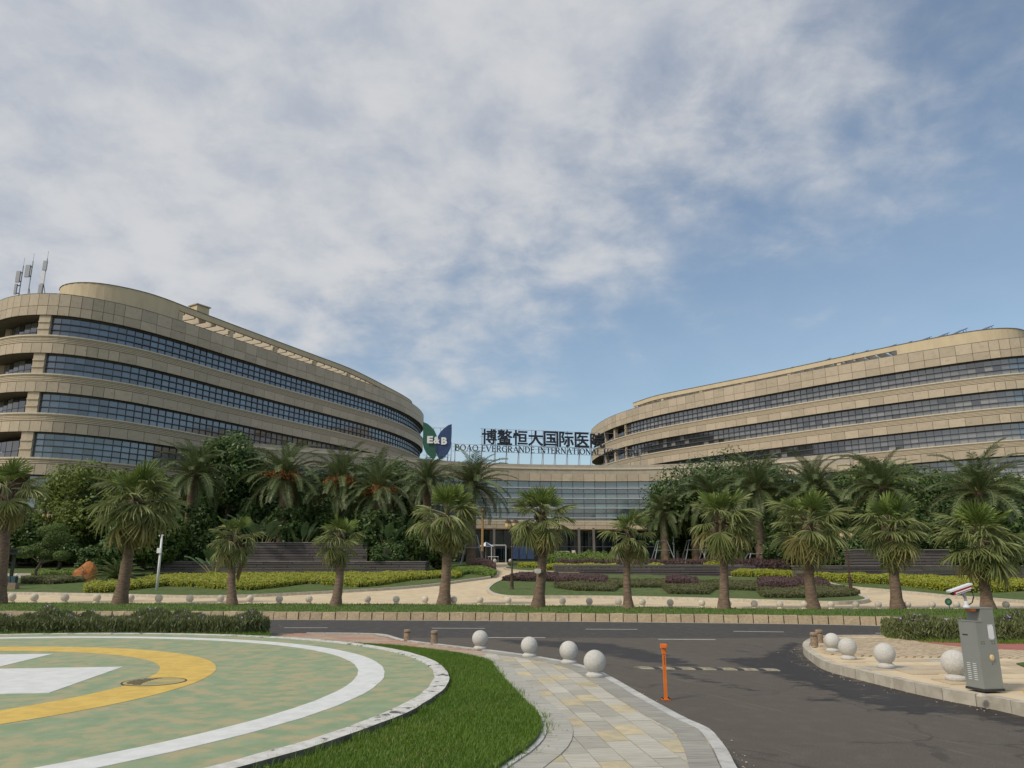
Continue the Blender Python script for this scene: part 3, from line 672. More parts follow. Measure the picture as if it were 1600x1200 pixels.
# ------------------------------------------------------------------ buildings
ZB = [26.9, 22.9, 18.9, 14.9, 10.7]; ZA = 29.15
unit_cache = {}
def ubox(name, mat_):
    k = (name, mat_.name)
    if k not in unit_cache:
        q = MB(); q.box((0, 0, 0), (1, 1, 1)); unit_cache[k] = mesh(name, q, mat_)
    return unit_cache[k]
def pxw(x0, y0, x1, y1, z):
    def pr(x, y): z_ = z-EYE; f_ = y*cs+z_*sn; return 800+FPX*x/f_
    return abs(pr(x0, y0)-pr(x1, y1)), max(pr(x0, y0), pr(x1, y1)), min(pr(x0, y0), pr(x1, y1))
def lay(root, cells, name, limit, thick):
    """cells: (curve,u0,u1,off,z0,z1,material). The largest in the picture become parts, the rest one part."""
    sc_ = []
    for c_ in cells:
        cu, a, b_, off, z0, z1, mt = c_; xa, ya, _, _ = cu.at(a, off); xb, yb, _, _ = cu.at(b_, off)
        w, hi, lo = pxw(xa, ya, xb, yb, z1); h = (z1-z0)*FPX/((ya+yb)/2)
        vis = 1 if (hi > -30 and lo < 1630 and ya > 0) else 0
        cxn = cu.at((a+b_)/2, off); fac = -(cxn[0]*cxn[2]+cxn[1]*cxn[3])
        sc_.append((min(w, h) if vis and fac > 0 else 0, (xa, ya, xb, yb, z0, z1, mt, cxn)))
    sc_.sort(key=lambda q_: -q_[0]); og = origin(root); rest = {}
    for i, (s_, (xa, ya, xb, yb, z0, z1, mt, cxn)) in enumerate(sc_):
        rz = math.atan2(yb-ya, xb-xa); L_ = math.hypot(xb-xa, yb-ya); c_ = ((xa+xb)/2, (ya+yb)/2, (z0+z1)/2)
        if i < limit and s_ > 5.0:
            link(name, ubox(name, mt), root, (c_[0]-og.x, c_[1]-og.y, c_[2]-og.z), (0, 0, rz), (L_, thick, z1-z0))
        else:
            rest.setdefault(mt.name, (mt, MB()))[1].box(c_, (L_, thick, z1-z0), rz)
    if rest:
        q = MB(); mats = []
        for k, (mt, b_) in rest.items():
            q.add(b_.v, b_.f, len(mats)); mats.append(mt)
        part(name, q, mats, root, kind='stuff')
def steps(u0, u1, w):
    n = max(1, round((u1-u0)/w)); e = np.linspace(u0, u1, n+1); return list(zip(e[:-1], e[1:]))

def tower(label, pts, ring_pts, back, gl0, gl1, pw, base, cols, ringspan, pal, pil, rec_u):
    cu = Curve(pts, .3, 2.2); rc = Curve(ring_pts, .3, 2.2)
    root = thing('hospital_wing', label, 'building', base, 'curved hospital wings')
    g0 = cu.near(*gl0); g1 = cu.near(*gl1)
    e0, e1 = 0, cu.L
    # solid body, slabs, roof
    inn = [cu.at(u, -3.0)[:2] for u in np.linspace(1, cu.L-1, 60)]
    q = MB(); q.prism(inn+back, 2.3, 28.6); part('wall', q, M['core_dark'], root)
    q = MB(); out = [cu.at(u, -.10)[:2] for u in np.linspace(0, cu.L, 120)]
    q.prism(out+back, 28.5, 28.7); part('roof', q, M['coping_dark'], root)
    for zb in ZB:
        q = MB(); q.prism(out+back, zb+.004, zb+.26); part('floor_slab', q, M['soffit'], root)
    cells = []; wall = MB(); pan = []
    # panel breakpoints: narrow on the round end, wider along the front
    br = [0.0]
    while br[-1] < cu.L-1.5:
        br.append(br[-1]+pw(cu, br[-1]))
    segs = list(zip(br[:-1], br[1:]))
    cu.ribbon(wall, e0, e1, -.07, -.30, 26.9, ZA)
    for z0, z1 in ((26.92, 27.86), (27.9, ZA)):
        for a, b_ in segs: cells.append((cu, a+.02, b_-.02, 0, z0, z1, M['panel_a']))
    for i in range(1, 5):
        zb = ZB[i]; zt = zb+1.85 if i < 4 else zb+1.65
        cu.ribbon(wall, e0, e1, -.07, -.30, zb, zb+1.07); q = MB(); cu.ribbon(q, e0, e1, -.045, -.30, zb+1.075, zt); part('louver_backing', q, M['louver_back'], root)
        for a, b_ in segs: cells.append((cu, a+.02, b_-.02, 0, zb+.02, zb+1.05, M['panel_a']))
        q = MB(); cu.ribbon(q, e0, e1, .12, -.3, zt-.10, zt+.05); part('sill', q, M['sill'], root)
        for k in range(4 if i < 4 else 3):
            q = MB(); z_ = zb+1.12+k*.165; cu.ribbon(q, e0, e1, .04, -.06, z_, z_+.118); part('louver_slat', q, M['louver'], root)
    zl = 6.5; cu.ribbon(wall, e0, e1, -.07, -.30, 4.9, 6.5)
    for a, b_ in segs: cells.append((cu, a+.02, b_-.02, 0, 5.0, 6.45, M['panel_a']))
    part('wall_backing', wall, M['panel_joint'], root)
    q = MB(); cu.ribbon(q, e0, e1, .04, -.3, ZA, ZA+.07); part('coping', q, M['coping_dark'], root)
    lay(root, cells, 'wall_panel', 300, .08)
    # glazing
    panes = []; mul = MB(); gb = MB(); gsegs = steps(g0, g1, .93)
    for i in range(5):
        top = ZB[i]; bot = (ZB[i+1]+1.88) if i < 3 else ((ZB[4]+1.68) if i == 3 else 6.5)
        nr = 3 if i < 3 else 4; hs = np.linspace(bot, top-.05, nr+1)
        cu.ribbon(gb, g0, g1, -.66, -.80, bot, top)
        for k in range(nr+1):
            q = MB(); cu.ribbon(q, g0, g1, -.42, -.64, hs[k]-.04, hs[k]+.04); part('transom', q, M['frame_dark'], root)
        for (a, b_) in gsegs:
            x, y, nx, ny = cu.at(a, -.55); mul.box((x, y, (bot+top)/2), (.026, .08, top-bot), math.atan2(-nx, ny)+math.pi)
            for k in range(nr):
                mt = pal(cu, a, i, k)
                panes.append((cu, a+.012, b_-.012, -.625, hs[k]+.03, hs[k+1]-.03, mt))
        # recessed end rooms
        for (a, b_) in steps(rec_u(cu)[0], rec_u(cu)[1], 1.15):
            for k in range(2):
                panes.append((cu, a+.05, b_-.05, -1.9, bot-.1+k*1.05, bot+.9+k*1.05, M['glass_grey'] if random.random() < .5 else M['glass_dark']))
    part('mullion', mul, M['frame_dark'], root, kind='stuff')
    part('glazing_back', gb, M['frame_dark'], root)
    lay(root, panes, 'window_pane', 300, .03)
    for i in range(4):
        bot = (ZB[i+1]+1.88) if i < 3 else (ZB[4]+1.68)
        q = MB(); cu.ribbon(q, pil(cu)[0], pil(cu)[1], -.12, -.9, bot, ZB[i]); part('pilaster', q, M['panel_a'], root)
        for k in (1, 2):
            q = MB(); z_ = bot+(ZB[i]-bot)*k/3; cu.ribbon(q, pil(cu)[0], pil(cu)[1], -.03, -.12, z_-.07, z_+.07); part('pilaster_rib', q, M['louver'], root)
        for (cx_, cy_) in cols:
            q = MB(); q.box((cx_, cy_, (bot+ZB[i])/2), (.6, .6, ZB[i]-bot+.2), .3); part('column', q, M['panel_a'], root)
    # roof ring: solid drum part, then an open pergola
    so_, op_ = ringspan(rc)
    q = MB(); rc.ribbon(q, so_[0], so_[1], 0, -.35, 28.7, 32.0, .8); part('drum_wall', q, M['render_cream'], root)
    q = MB(); rc.ribbon(q, op_[0], op_[1], 0, -.35, 31.3, 32.0, .8); rb_ = part('ring_beam', q, M['render_cream'], root)
    q = MB(); rc.ribbon(q, min(so_[0], op_[0]), max(so_[1], op_[1]), .06, -.40, 32.0, 32.06, .8); part('coping', q, M['coping_dark'], root)
    q = MB(); rc.ribbon(q, op_[0], op_[1], -5.0, -5.35, 28.7, 32.0, .8); part('inner_wall', q, M['render_cream'], root)
    for u in np.arange(op_[0]+.4, op_[1]-.4, 8.0):
        x, y, nx, ny = rc.at(u, -.175); q = MB(); q.box((x, y, 29.9), (.6, .33, 2.5), math.atan2(-nx, ny)+math.pi); part('column', q, M['render_cream'], root)
    for u in np.arange(op_[0]+1.2, op_[1]-.4, 1.6):
        x, y, nx, ny = rc.at(u, -2.68); q = MB(); q.box((x, y, 31.53), (.24, 4.62, .80), math.atan2(-nx, ny)+math.pi); part('rafter', q, M['sill'], root)
    return root, cu, rc

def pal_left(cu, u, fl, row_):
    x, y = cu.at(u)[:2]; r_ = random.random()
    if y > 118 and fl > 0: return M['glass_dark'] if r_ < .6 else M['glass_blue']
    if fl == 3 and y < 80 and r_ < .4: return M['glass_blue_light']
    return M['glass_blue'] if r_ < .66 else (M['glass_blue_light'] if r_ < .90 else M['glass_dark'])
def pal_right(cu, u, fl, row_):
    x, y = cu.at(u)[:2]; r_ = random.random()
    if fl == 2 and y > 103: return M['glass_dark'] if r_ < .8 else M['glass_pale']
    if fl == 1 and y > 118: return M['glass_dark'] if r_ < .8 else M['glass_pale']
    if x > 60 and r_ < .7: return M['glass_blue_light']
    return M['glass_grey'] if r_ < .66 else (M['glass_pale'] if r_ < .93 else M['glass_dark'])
ptsL = [(-50, 103), (-56.5, 94), (-58.5, 86), (-57, 79.8), (-53.9, 76.3), (-51, 74.6), (-49.2, 74.1), (-46.6, 74.0), (-44.6, 74.7), (-42.2, 76.5), (-39.9, 79.0), (-36.9, 84), (-34.6, 88.5), (-32.2, 93.0), (-29.6, 98), (-26.7, 103.3), (-23.1, 110.2), (-20.2, 116.2), (-18.2, 121.8), (-16.8, 127.5), (-16.1, 133.5), (-16.4, 139.5), (-18.5, 145.5), (-23, 149), (-28, 149.5)]
ringL = [(-46, 92), (-50.2, 87.5), (-51.0, 83.3), (-50.2, 80.1), (-48, 78.4), (-45, 78.3), (-41.9, 80.4), (-40, 82.9), (-38.2, 86.9), (-36.0, 91.6), (-33.6, 96.6), (-31, 102), (-28, 108.1), (-24.7, 115.2), (-21.4, 125.9), (-19.4, 133.2), (-18.5, 138.8), (-20.0, 143.5), (-24, 146)]
pwL = lambda cu, u: 1.02 if u < cu.near(-41.5, 77.2) else 1.8
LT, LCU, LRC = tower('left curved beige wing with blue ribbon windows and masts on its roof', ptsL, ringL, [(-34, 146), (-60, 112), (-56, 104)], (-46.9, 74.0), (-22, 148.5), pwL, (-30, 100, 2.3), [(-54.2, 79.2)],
           lambda rc: ((0, rc.near(-38.9, 85.2)), (rc.near(-38.9, 85.2), rc.L)), pal_left,
           lambda cu: (cu.near(-46.9, 74.0)-1.15, cu.near(-46.9, 74.0)), lambda cu: (cu.near(-56.5, 94), cu.near(-47.5, 74.0)))
ptsR = [(26, 163), (19, 160), (16.3, 155), (16.1, 149.5), (17.3, 141.2), (19.9, 133.6), (24.3, 125.8), (30.6, 117.9), (37.6, 110.1), (44.3, 102.9), (50.3, 97.2), (53.5, 94.4), (56.5, 92.1), (59.4, 90.1), (62.5, 88.9), (66, 88.8), (70, 90.5), (72.5, 95), (71, 103)]
ringR = [(24, 152), (21.4, 147), (21.7, 141.8), (23.6, 137.2), (26.0, 132.8), (32.5, 125.6), (40.2, 117.3), (47, 109.2), (53, 102.2), (58.4, 96.8), (61.4, 94.7), (64, 94.2), (66.4, 95.1), (68.5, 98), (68, 104)]
pwR = lambda cu, u: 1.8 if u < cu.near(57.5, 91.4) else 1.1
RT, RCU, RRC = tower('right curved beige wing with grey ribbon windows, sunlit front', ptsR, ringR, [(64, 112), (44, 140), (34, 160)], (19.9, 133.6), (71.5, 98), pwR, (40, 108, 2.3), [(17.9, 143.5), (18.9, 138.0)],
           lambda rc: ((rc.near(53.2, 102), rc.L), (rc.near(22.5, 139.6), rc.near(53.2, 102))), pal_right,
           lambda cu: (cu.near(19.9, 133.6)-.3, cu.near(19.9, 133.6)), lambda cu: (cu.near(16.3, 155), cu.near(19.9, 133.6)-.4))

# rooftop items on the left wing
bx = atd(309, 492, 88.0)
t0 = thing('roof_hut', 'small beige rooftop block with flat cap on the left wing', 'roof hut', (bx.x, bx.y, 32.06))
q = MB(); q.box((bx.x-.3, bx.y+1, 32.5), (1.7, 1.5, .9), 1.0); part('wall', q, M['render_cream'], t0)
q = MB(); q.box((bx.x-.3, bx.y+1, 33.02), (2.0, 1.8, .12), 1.0); part('cap', q, M['panel_a'], t0)
def mast(name, label, px, top_y, y, panels, legs):
    b_ = atd(px, 457, y); zt = atd(px, top_y, y).z; zb = 28.7
    t_ = thing(name, label, 'antenna', (b_.x, y, zb), 'telecom masts on the left wing roof')
    q = MB(); q.tube([(b_.x, y, zb), (b_.x, y, zt)], .06, 6); part('pole', q, M['sign_steel'], t_)
    q = MB(); q.tube([(b_.x, y, zt), (b_.x, y, zt+.9)], .015, 4); part('lightning_rod', q, M['dark_metal'], t_)
    for (dx, z0, z1, w, mt) in panels:
        q = MB(); q.box((b_.x+dx, y-.15, (z0+z1)/2), (w, .18, z1-z0)); part('antenna_panel', q, M[mt], t_)
        q = MB()
        for z_ in (z0+.15, z1-.15): q.box((b_.x+dx/2, y-.05, z_), (abs(dx)+.12, .1, .08))
        part('bracket', q, M['dark_metal'], t_)
    for (dx, dy, zz_) in legs:
        q = MB(); q.tube([(b_.x, y, zz_), (b_.x+dx, y+dy, zb)], .035, 5); part('guy', q, M['dark_metal'], t_)
mast('antenna_mast', 'tallest rooftop mast with white cylinder antennas, nearest the drum', 66, 404, 79.5, [(-.05, 33.9, 35.0, .42, 'sign_steel'), (-.1, 32.3, 33.7, .42, 'white_paint'), (-.15, 28.8, 32.2, .42, 'sign_steel')], [(.9, .2, 32.4), (.6, -.2, 31), (.25, .1, 31), (-.8, .3, 31)])
mast('antenna_mast', 'middle rooftop mast with one grey panel antenna', 44, 408, 79.5, [(-.33, 33.1, 34.5, .5, 'sign_steel')], [(.75, .2, 32), (-.6, .2, 30.8), (.25, .4, 30.6), (-.3, -.2, 30.6)])
mast('antenna_mast', 'left rooftop mast with stacked grey panel antennas', 30, 415, 79.8, [(-.3, 32.6, 33.9, .42, 'sign_steel'), (-.35, 31.2, 32.4, .25, 'sign_steel')], [(.5, .2, 31.5), (-.2, .3, 31.0)])
b_ = atd(20, 455, 80); t0 = thing('antenna_mast', 'short pale rooftop antenna column at the far left edge', 'antenna', (b_.x, 80, 28.7), 'telecom masts on the left wing roof')
q = MB(); q.tube([(b_.x, 80, 28.7), (b_.x, 80, 30.9)], .14, 8); part('column', q, M['sign_steel'], t0)
q = MB(); q.box((b_.x+.35, 80, 29.6), (.6, .06, .06)); q.box((b_.x+.35, 80, 30.0), (.5, .06, .06)); part('bracket', q, M['dark_metal'], t0)
# solar collectors on the right wing
for i, (px, w) in enumerate([(1539, 2.3), (1499, 2.1), (1471, 1.7), (1442, 1.8), (1414, 1.2), (1387, 1.8), (1345, 1.2), (1325, 1.1), (1288, .8), (1227, 1.2), (1210, 1.0)]):
    yy = float(np.interp(px, [1210, 1300, 1400, 1500, 1540], [119, 111, 104.5, 98, 97])); c_ = atd(px, 530, yy)
    t_ = thing('solar_panel', 'dark tilted solar panel on the right wing roof, %s from the right' % ['first', 'second', 'third', 'fourth', 'fifth', 'sixth', 'seventh', 'eighth', 'ninth', 'tenth', 'eleventh'][i], 'solar panel', (c_.x, yy, 32.06), 'solar panels on the right wing roof')
    M_ = Matrix.Rotation(.35, 3, 'Z') @ Matrix.Rotation(-.42, 3, 'Y')
    q = MB(); q.box((c_.x, yy, 32.72), (w*1.15, 1.3, .06), M=M_); part('collector', q, M['solar'], t_)
    q = MB(); q.box((c_.x+w*.42, yy+.3, 32.5), (.06, .06, 1.0)); q.box((c_.x+w*.42, yy-.3, 32.5), (.06, .06, 1.0)); part('stand', q, M['sign_steel'], t_)

# entrance hall between the wings
ptsC = [(-33, 86), (-28, 88.5), (-22, 92), (-16.1, 96.2), (-11.6, 99.8), (-8, 102.3), (-4.2, 104.2), (4.4, 106), (13.4, 106.5), (22, 105.6), (32, 101.5), (42, 95)]
CC = Curve(ptsC, .3, 3)
eh = thing('entrance_hall', 'low concave glass entrance hall joining the two wings', 'building', (0, 106, 2.6))
q = MB(); inn = [CC.at(u, -3.4)[:2] for u in np.linspace(0, CC.L, 50)]; q.prism(inn+[(40, 118), (-36, 118)], 2.3, 14.6); part('wall', q, M['core_dark'], eh)
q = MB(); out = [CC.at(u, -.05)[:2] for u in np.linspace(0, CC.L, 80)]; q.prism(out+[(40, 118), (-36, 118)], 14.6, 14.8); part('roof', q, M['stone_strip'], eh)
q = MB(); q.prism(out+[(40, 118), (-36, 118)], 7.2, 7.5); part('floor_slab', q, M['louver'], eh)
q = MB(); CC.ribbon(q, 0, CC.L, .12, -.4, 15.35, 15.6); part('coping', q, M['sill'], eh)
q = MB(); CC.ribbon(q, 0, CC.L, 0, -.3, 14.75, 15.35); part('stone_strip', q, M['stone_strip'], eh)
q = MB(); CC.ribbon(q, 0, CC.L, -2.2, -2.5, 14.8, 16.3); part('roof_upstand', q, M['stone_strip'], eh)
q = MB(); CC.ribbon(q, 0, CC.L, -.06, -.3, 13.7, 14.75); CC.ribbon(q, 0, CC.L, -.06, -.3, 7.2, 8.3); part('wall_backing', q, M['panel_joint'], eh)
q = MB(); CC.ribbon(q, 0, CC.L, .06, -.3, 8.2, 8.36); part('sill', q, M['sill'], eh)
cells = []
for a, b_ in steps(0, CC.L, 1.52):
    cells.append((CC, a+.02, b_-.02, 0, 13.72, 14.74, M['panel_a'])); cells.append((CC, a+.02, b_-.02, 0, 7.22, 7.72, M['panel_a'])); cells.append((CC, a+.02, b_-.02, 0, 7.76, 8.19, M['panel_a']))
lay(eh, cells, 'wall_panel', 200, .07)
panes = []; mul = MB(); q = MB(); CC.ribbon(q, 0, CC.L, -.42, -.6, 8.3, 13.72); part('glazing_back', q, M['frame_dark'], eh)
zs = [13.70, 12.75, 12.05, 11.35, 10.70, 10.05, 9.38, 8.72, 8.36]
for a, b_ in steps(0, CC.L, 1.52):
    x, y, nx, ny = CC.at(a, -.32); mul.box((x, y, 11.03), (.05, .08, 5.3), math.atan2(-nx, ny)+math.pi)
    for k in range(8):
        r_ = random.random(); mt = M['glass_hall'] if r_ < .75 else (M['glass_teal'] if r_ < .9 else M['glass_grey'])
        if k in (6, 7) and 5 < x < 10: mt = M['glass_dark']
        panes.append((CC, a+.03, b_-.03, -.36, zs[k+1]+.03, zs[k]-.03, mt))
part('mullion', mul, M['frame_dark'], eh, kind='stuff'); lay(eh, panes, 'window_pane', 290, .04)
for z_ in (12.75, 11.35, 10.05, 8.72):
    q = MB(); CC.ribbon(q, 0, CC.L, .10, -.32, z_-.06, z_+.06); part('sun_blade', q, M['blade'], eh)
for z_ in (12.05, 10.70, 9.38):
    q = MB(); CC.ribbon(q, 0, CC.L, -.26, -.34, z_-.04, z_+.04); part('transom', q, M['frame_dark'], eh)
panes = []; mul = MB()
for a, b_ in steps(0, CC.L, 1.9):
    x, y, nx, ny = CC.at(a, -2.5); mul.box((x, y, 4.9), (.09, .14, 4.7), math.atan2(-nx, ny)+math.pi)
    for z0, z1 in ((2.65, 4.9), (5.0, 7.15)): panes.append((CC, a+.05, b_-.05, -2.6, z0, z1, M['glass_door']))
part('mullion', mul, M['frame_dark'], eh, kind='stuff'); lay(eh, panes, 'door_pane', 120, .04)
q = MB(); CC.ribbon(q, 0, CC.L, -2.4, -2.7, 4.88, 5.02); part('transom', q, M['frame_dark'], eh)
for px in (772, 868, 905, 928):
    c_ = atd(px, 860, 104.4); q = MB(); q.box((c_.x, 104.3, 4.9), (.30, .30, 4.75)); part('column', q, M['coping_dark'], eh)
q = MB(); c_ = atd(882, 860, 103); q.box((c_.x, 105.0, 4.2), (1.5, .12, .12)); q.box((c_.x-.75, 105, 3.4), (.1, .12, 1.7)); q.box((c_.x+.75, 105, 3.4), (.1, .12, 1.7)); q.box((c_.x, 105, 3.4), (.06, .12, 1.7)); part('door_frame', q, M['blade'], eh)
q = MB(); c_ = atd(779, 860, 103); q.box((c_.x, 104.0, 5.0), (1.9, .12, .14)); q.box((c_.x-.95, 104, 3.8), (.12, .12, 2.4)); q.box((c_.x+.95, 104, 3.8), (.12, .12, 2.4)); part('door_frame', q, M['blade'], eh)

# ------------------------------------------------------------------ writing
def text_mesh(ch, mat_, w, h, depth, bold=0.0, name='sign_character', heavy=0):
    cu = bpy.data.curves.new('t', 'FONT'); cu.body = ch; cu.extrude = .5; cu.offset = bold; cu.resolution_u = 4
    o = bpy.data.objects.new('t', cu); C.objects.link(o); bpy.context.view_layer.update()
    me = bpy.data.meshes.new_from_object(o.evaluated_get(bpy.context.evaluated_depsgraph_get())); bpy.data.objects.remove(o)
    n = len(me.vertices); co = np.zeros(n*3); me.vertices.foreach_get('co', co); co = co.reshape(-1, 3)
    lo, hi = co.min(0), co.max(0); s_ = hi-lo; co = (co-(lo+hi)/2)/s_
    co = np.c_[co[:, 0]*w, -co[:, 2]*depth, co[:, 1]*h]   # stands upright, reads towards -y
    if heavy:                                # heavier strokes: the glyph again, nudged sideways and up
        fs_ = [list(p.vertices) for p in me.polygons]; q = MB()
        for k, (ax_, az_) in enumerate(((-1, -1), (1, -1), (1, 1), (-1, 1), (0, 0))):
            c2_ = co+np.array([ax_*heavy, -.004*k, az_*heavy]); q.add([tuple(v_) for v_ in c2_], fs_)
        me = mesh(name, q, mat_); return me
    me.vertices.foreach_set('co', co.ravel()); me.materials.clear(); me.materials.append(mat_); me.name = name; me.update(); return me
RZ = math.atan2(4.0, 19.5)
A0 = Vector((-8.2, 106.2)); dirS = Vector((math.cos(RZ), math.sin(RZ)))
def onsign(px, z):                         # point of the sign plane seen at picture column px
    t_ = 0
    for i in range(4000):
        q_ = A0+dirS*(t_-8); f_ = q_.y*cs+(z-EYE)*sn
        if 800+FPX*q_.x/f_ >= px: break
        t_ += .01
    return q_
sg = thing('rooftop_sign', 'black rooftop lettering on steel posts above the entrance hall', 'sign', (A0.x, A0.y, 14.8))
og = origin(sg)
for i, ch in enumerate('博鳌恒大国际医院'):
    p_ = onsign(764.5+i*24.1, 20.1)
    link('sign_character', text_mesh(ch, M['sign_black'], 2.08, 2.08, .22, 0, 'sign_character', .034), sg, (p_.x-og.x, p_.y-og.y, 20.12-og.z), (0, 0, RZ))
# serif capitals drawn as strokes: (x0,y0,x1,y1,width) in a unit-high cell
TK, TN = .15, .07
def arc(cx, cy, rx, ry, a0, a1, w0, w1, n=12):
    out_ = []
    for i in range(n):
        t0_, t1_ = R(a0+(a1-a0)*i/n), R(a0+(a1-a0)*(i+1)/n); w = w1+(w0-w1)*abs(math.cos((t0_+t1_)/2))
        out_.append((cx+rx*math.cos(t0_), cy+ry*math.sin(t0_), cx+rx*math.cos(t1_), cy+ry*math.sin(t1_), w))
    return out_
def serif(x, y, w=.2): return (x-w/2, y, x+w/2, y, .05)
def stem(x): return [(x, 0, x, 1, TK), serif(x, .02, .3), serif(x, .98, .3)]
LET = {
 'B': (.68, stem(.14)+arc(.3, .74, .25, .24, -90, 90, TK, TN)+arc(.32, .25, .3, .25, -90, 90, TK, TN)+[(.14, .97, .3, .97, TN), (.14, .5, .32, .5, TN), (.14, .02, .32, .02, TN)]),
 'O': (.92, arc(.46, .5, .38, .48, 0, 360, TK, TN, 24)),
 'A': (.86, [(.1, 0, .43, 1, TN), (.43, 1, .76, 0, TK), (.2, .33, .66, .33, TN), serif(.1, .02, .26), serif(.76, .02, .28)]),
 'E': (.66, stem(.14)+[(.14, .97, .56, .97, TN), (.14, .52, .46, .52, TN), (.14, .02, .58, .02, TN), (.56, 1, .56, .82, .05), (.46, .62, .46, .42, .05), (.58, 0, .58, .2, .05)]),
 'V': (.84, [(.08, 1, .42, 0, TK), (.42, 0, .76, 1, TN), serif(.08, .98, .28), serif(.76, .98, .26)]),
 'R': (.78, stem(.14)+arc(.32, .73, .26, .25, -90, 90, TK, TN)+[(.14, .97, .32, .97, TN), (.14, .48, .32, .48, TN), (.34, .48, .68, .02, TK), serif(.7, .02, .16)]),
 'G': (.86, arc(.46, .5, .38, .48, 40, 330, TK, TN, 22)+[(.74, .42, .74, .12, TK), serif(.72, .44, .28)]),
 'N': (.88, [(.14, 0, .14, 1, TN), (.12, 1, .74, 0, TK), (.74, 0, .74, 1, TN), serif(.14, .02, .26), serif(.1, .98, .26), serif(.74, .98, .26)]),
 'D': (.84, stem(.14)+arc(.3, .5, .44, .48, -90, 90, TK, TN, 14)+[(.14, .97, .3, .97, TN), (.14, .02, .3, .02, TN)]),
 'I': (.34, stem(.17)), 'L': (.62, stem(.14)+[(.14, .02, .54, .02, TN), (.54, 0, .54, .22, .05)]),
 'T': (.72, [(.36, 0, .36, 1, TK), serif(.36, .02, .3), (.04, .97, .68, .97, TN), (.04, 1, .04, .8, .05), (.68, 1, .68, .8, .05)]),
 'H': (.86, stem(.14)+stem(.70)+[(.14, .5, .7, .5, TN)]),
 'S': (.6, arc(.3, .74, .21, .23, 20, 265, TK*.7, TK*.8, 12)+arc(.3, .27, .23, .25, -160, 85, TK*.7, TK*.8, 12)),
 'P': (.66, stem(.14)+arc(.3, .72, .27, .26, -90, 90, TK, TN)+[(.14, .97, .3, .97, TN), (.14, .47, .3, .47, TN)])}
lm = {}
def letter(ch, h, mat_):
    if ch not in lm:
        q = MB()
        for i, (x0, y0, x1, y1, w) in enumerate(LET[ch][1]):
            a = Vector((x0, 0, y0))*h; b_ = Vector((x1, 0, y1))*h; d = b_-a; l = d.length+ (w*h*.25 if len(LET[ch][1]) > 10 else 0)
            an = math.atan2(d.z, d.x); dp = .12+.002*(i % 5)
            q.box((a+b_)/2, (l, dp, w*h), M=Matrix.Rotation(-an, 3, 'Y'))
        lm[ch] = mesh('sign_letter', q, mat_)
    return lm[ch]
txt = 'BOAO EVERGRANDE INTERNATIONAL HOSPITAL'
tot = sum(.42 if c_ == ' ' else LET[c_][0]+.06 for c_ in txt)
s0 = onsign(711, 18.2); s1 = onsign(1000, 18.2); span = (s1-s0).length; hh = .84; kx = span/tot; cur = 0
for c_ in txt:
    if c_ == ' ': cur += .42*kx; continue
    p_ = s0+dirS*cur; link('sign_letter', letter(c_, hh, M['sign_black']), sg, (p_.x-og.x, p_.y-.05-og.y, 18.0-og.z), (0, 0, RZ), (kx/hh, 1, 1)); cur += (LET[c_][0]+.06)*kx
def rail(a, b_, z0, z1, r_=.035, name='rail', back_=0.12):
    q = MB(); nrm = Vector((-dirS.y, dirS.x))*back_
    q.tube([(a.x+nrm.x, a.y+nrm.y, z0), (b_.x+nrm.x, b_.y+nrm.y, z1)], r_, 5); part(name, q, M['sign_steel'], sg)
for px in (711, 734, 753, 774, 792, 811, 831, 849, 868, 887, 906, 925, 946, 966, 985, 1001):
    top = 21.35 if 750 < px < 960 else 19.0; a = onsign(px, 18)
    rail(a, a, 14.8, top, .05, 'post')
    q = MB(); q.tube([(a.x, a.y+.15, top-2.2 if top > 20 else 17.2), (a.x-.35, a.y+1.1, 14.8)], .035, 5)
    for z_ in (15.6, 16.4, 17.2): q.tube([(a.x, a.y+.13, z_), (a.x-.1-.2*(17.6-z_)/2.6, a.y+.2+.9*(17.6-z_)/2.6, z_+.3)], .02, 4)
    part('brace', q, M['sign_steel'], sg)
for z_ in (19.02, 20.1, 21.25): rail(onsign(750, z_), onsign(958, z_), z_, z_, .025)
for z_ in (17.95, 18.55, 18.95): rail(onsign(707, z_), onsign(1003, z_), z_, z_, .022)
# leaf emblem
lg = thing('rooftop_logo', 'green and blue twin leaf emblem with white E&B letters on the roof', 'sign', (-10.8, 105.0, 14.8))
og2 = origin(lg)
def leaf_poly(pl, y0, th, mat_, name):
    q = MB(); n = len(pl); vs = [(p[0], y0, p[1]) for p in pl]+[(p[0], y0+th, p[1]) for p in pl]
    fs = [tuple(range(n)), tuple(range(2*n-1, n-1, -1))]+[(i, i+n, (i+1) % n+n, (i+1) % n) for i in range(n)]
    q.add(vs, fs); return part(name, q, mat_, lg)
def px2(px, py, y): a = atd(px, py, y); return (a.x, a.z)
YL = 105.0
gpx = [(661, 659), (661, 680), (660.5, 692), (662, 700), (666, 708), (672, 714), (677.5, 717.5), (680, 715), (682, 708), (683.5, 700), (684, 690), (682.5, 681), (679, 673), (674, 667), (668, 662)]
bpx = [(705.8, 662.5), (700, 664.5), (694, 669), (688, 675), (684, 682), (681, 690), (680, 698), (681, 706), (684, 714), (687.5, 718), (694, 715), (700, 708), (704, 700), (705, 690), (705.8, 676)]
leaf_poly([px2(a, b_, YL) for a, b_ in gpx][::-1], YL, .12, M['logo_green'], 'green_leaf')
leaf_poly([px2(a, b_, YL-.14) for a, b_ in bpx][::-1], YL-.14, .12, M['logo_blue'], 'blue_leaf')
leaf_poly([px2(a, b_, YL-.17) for a, b_ in [(684, 682.5), (681, 690), (680, 698), (681, 706), (682.6, 709), (685.5, 700), (686, 692), (685, 686)]][::-1], YL-.17, .02, M['logo_navy'], 'overlap_leaf')
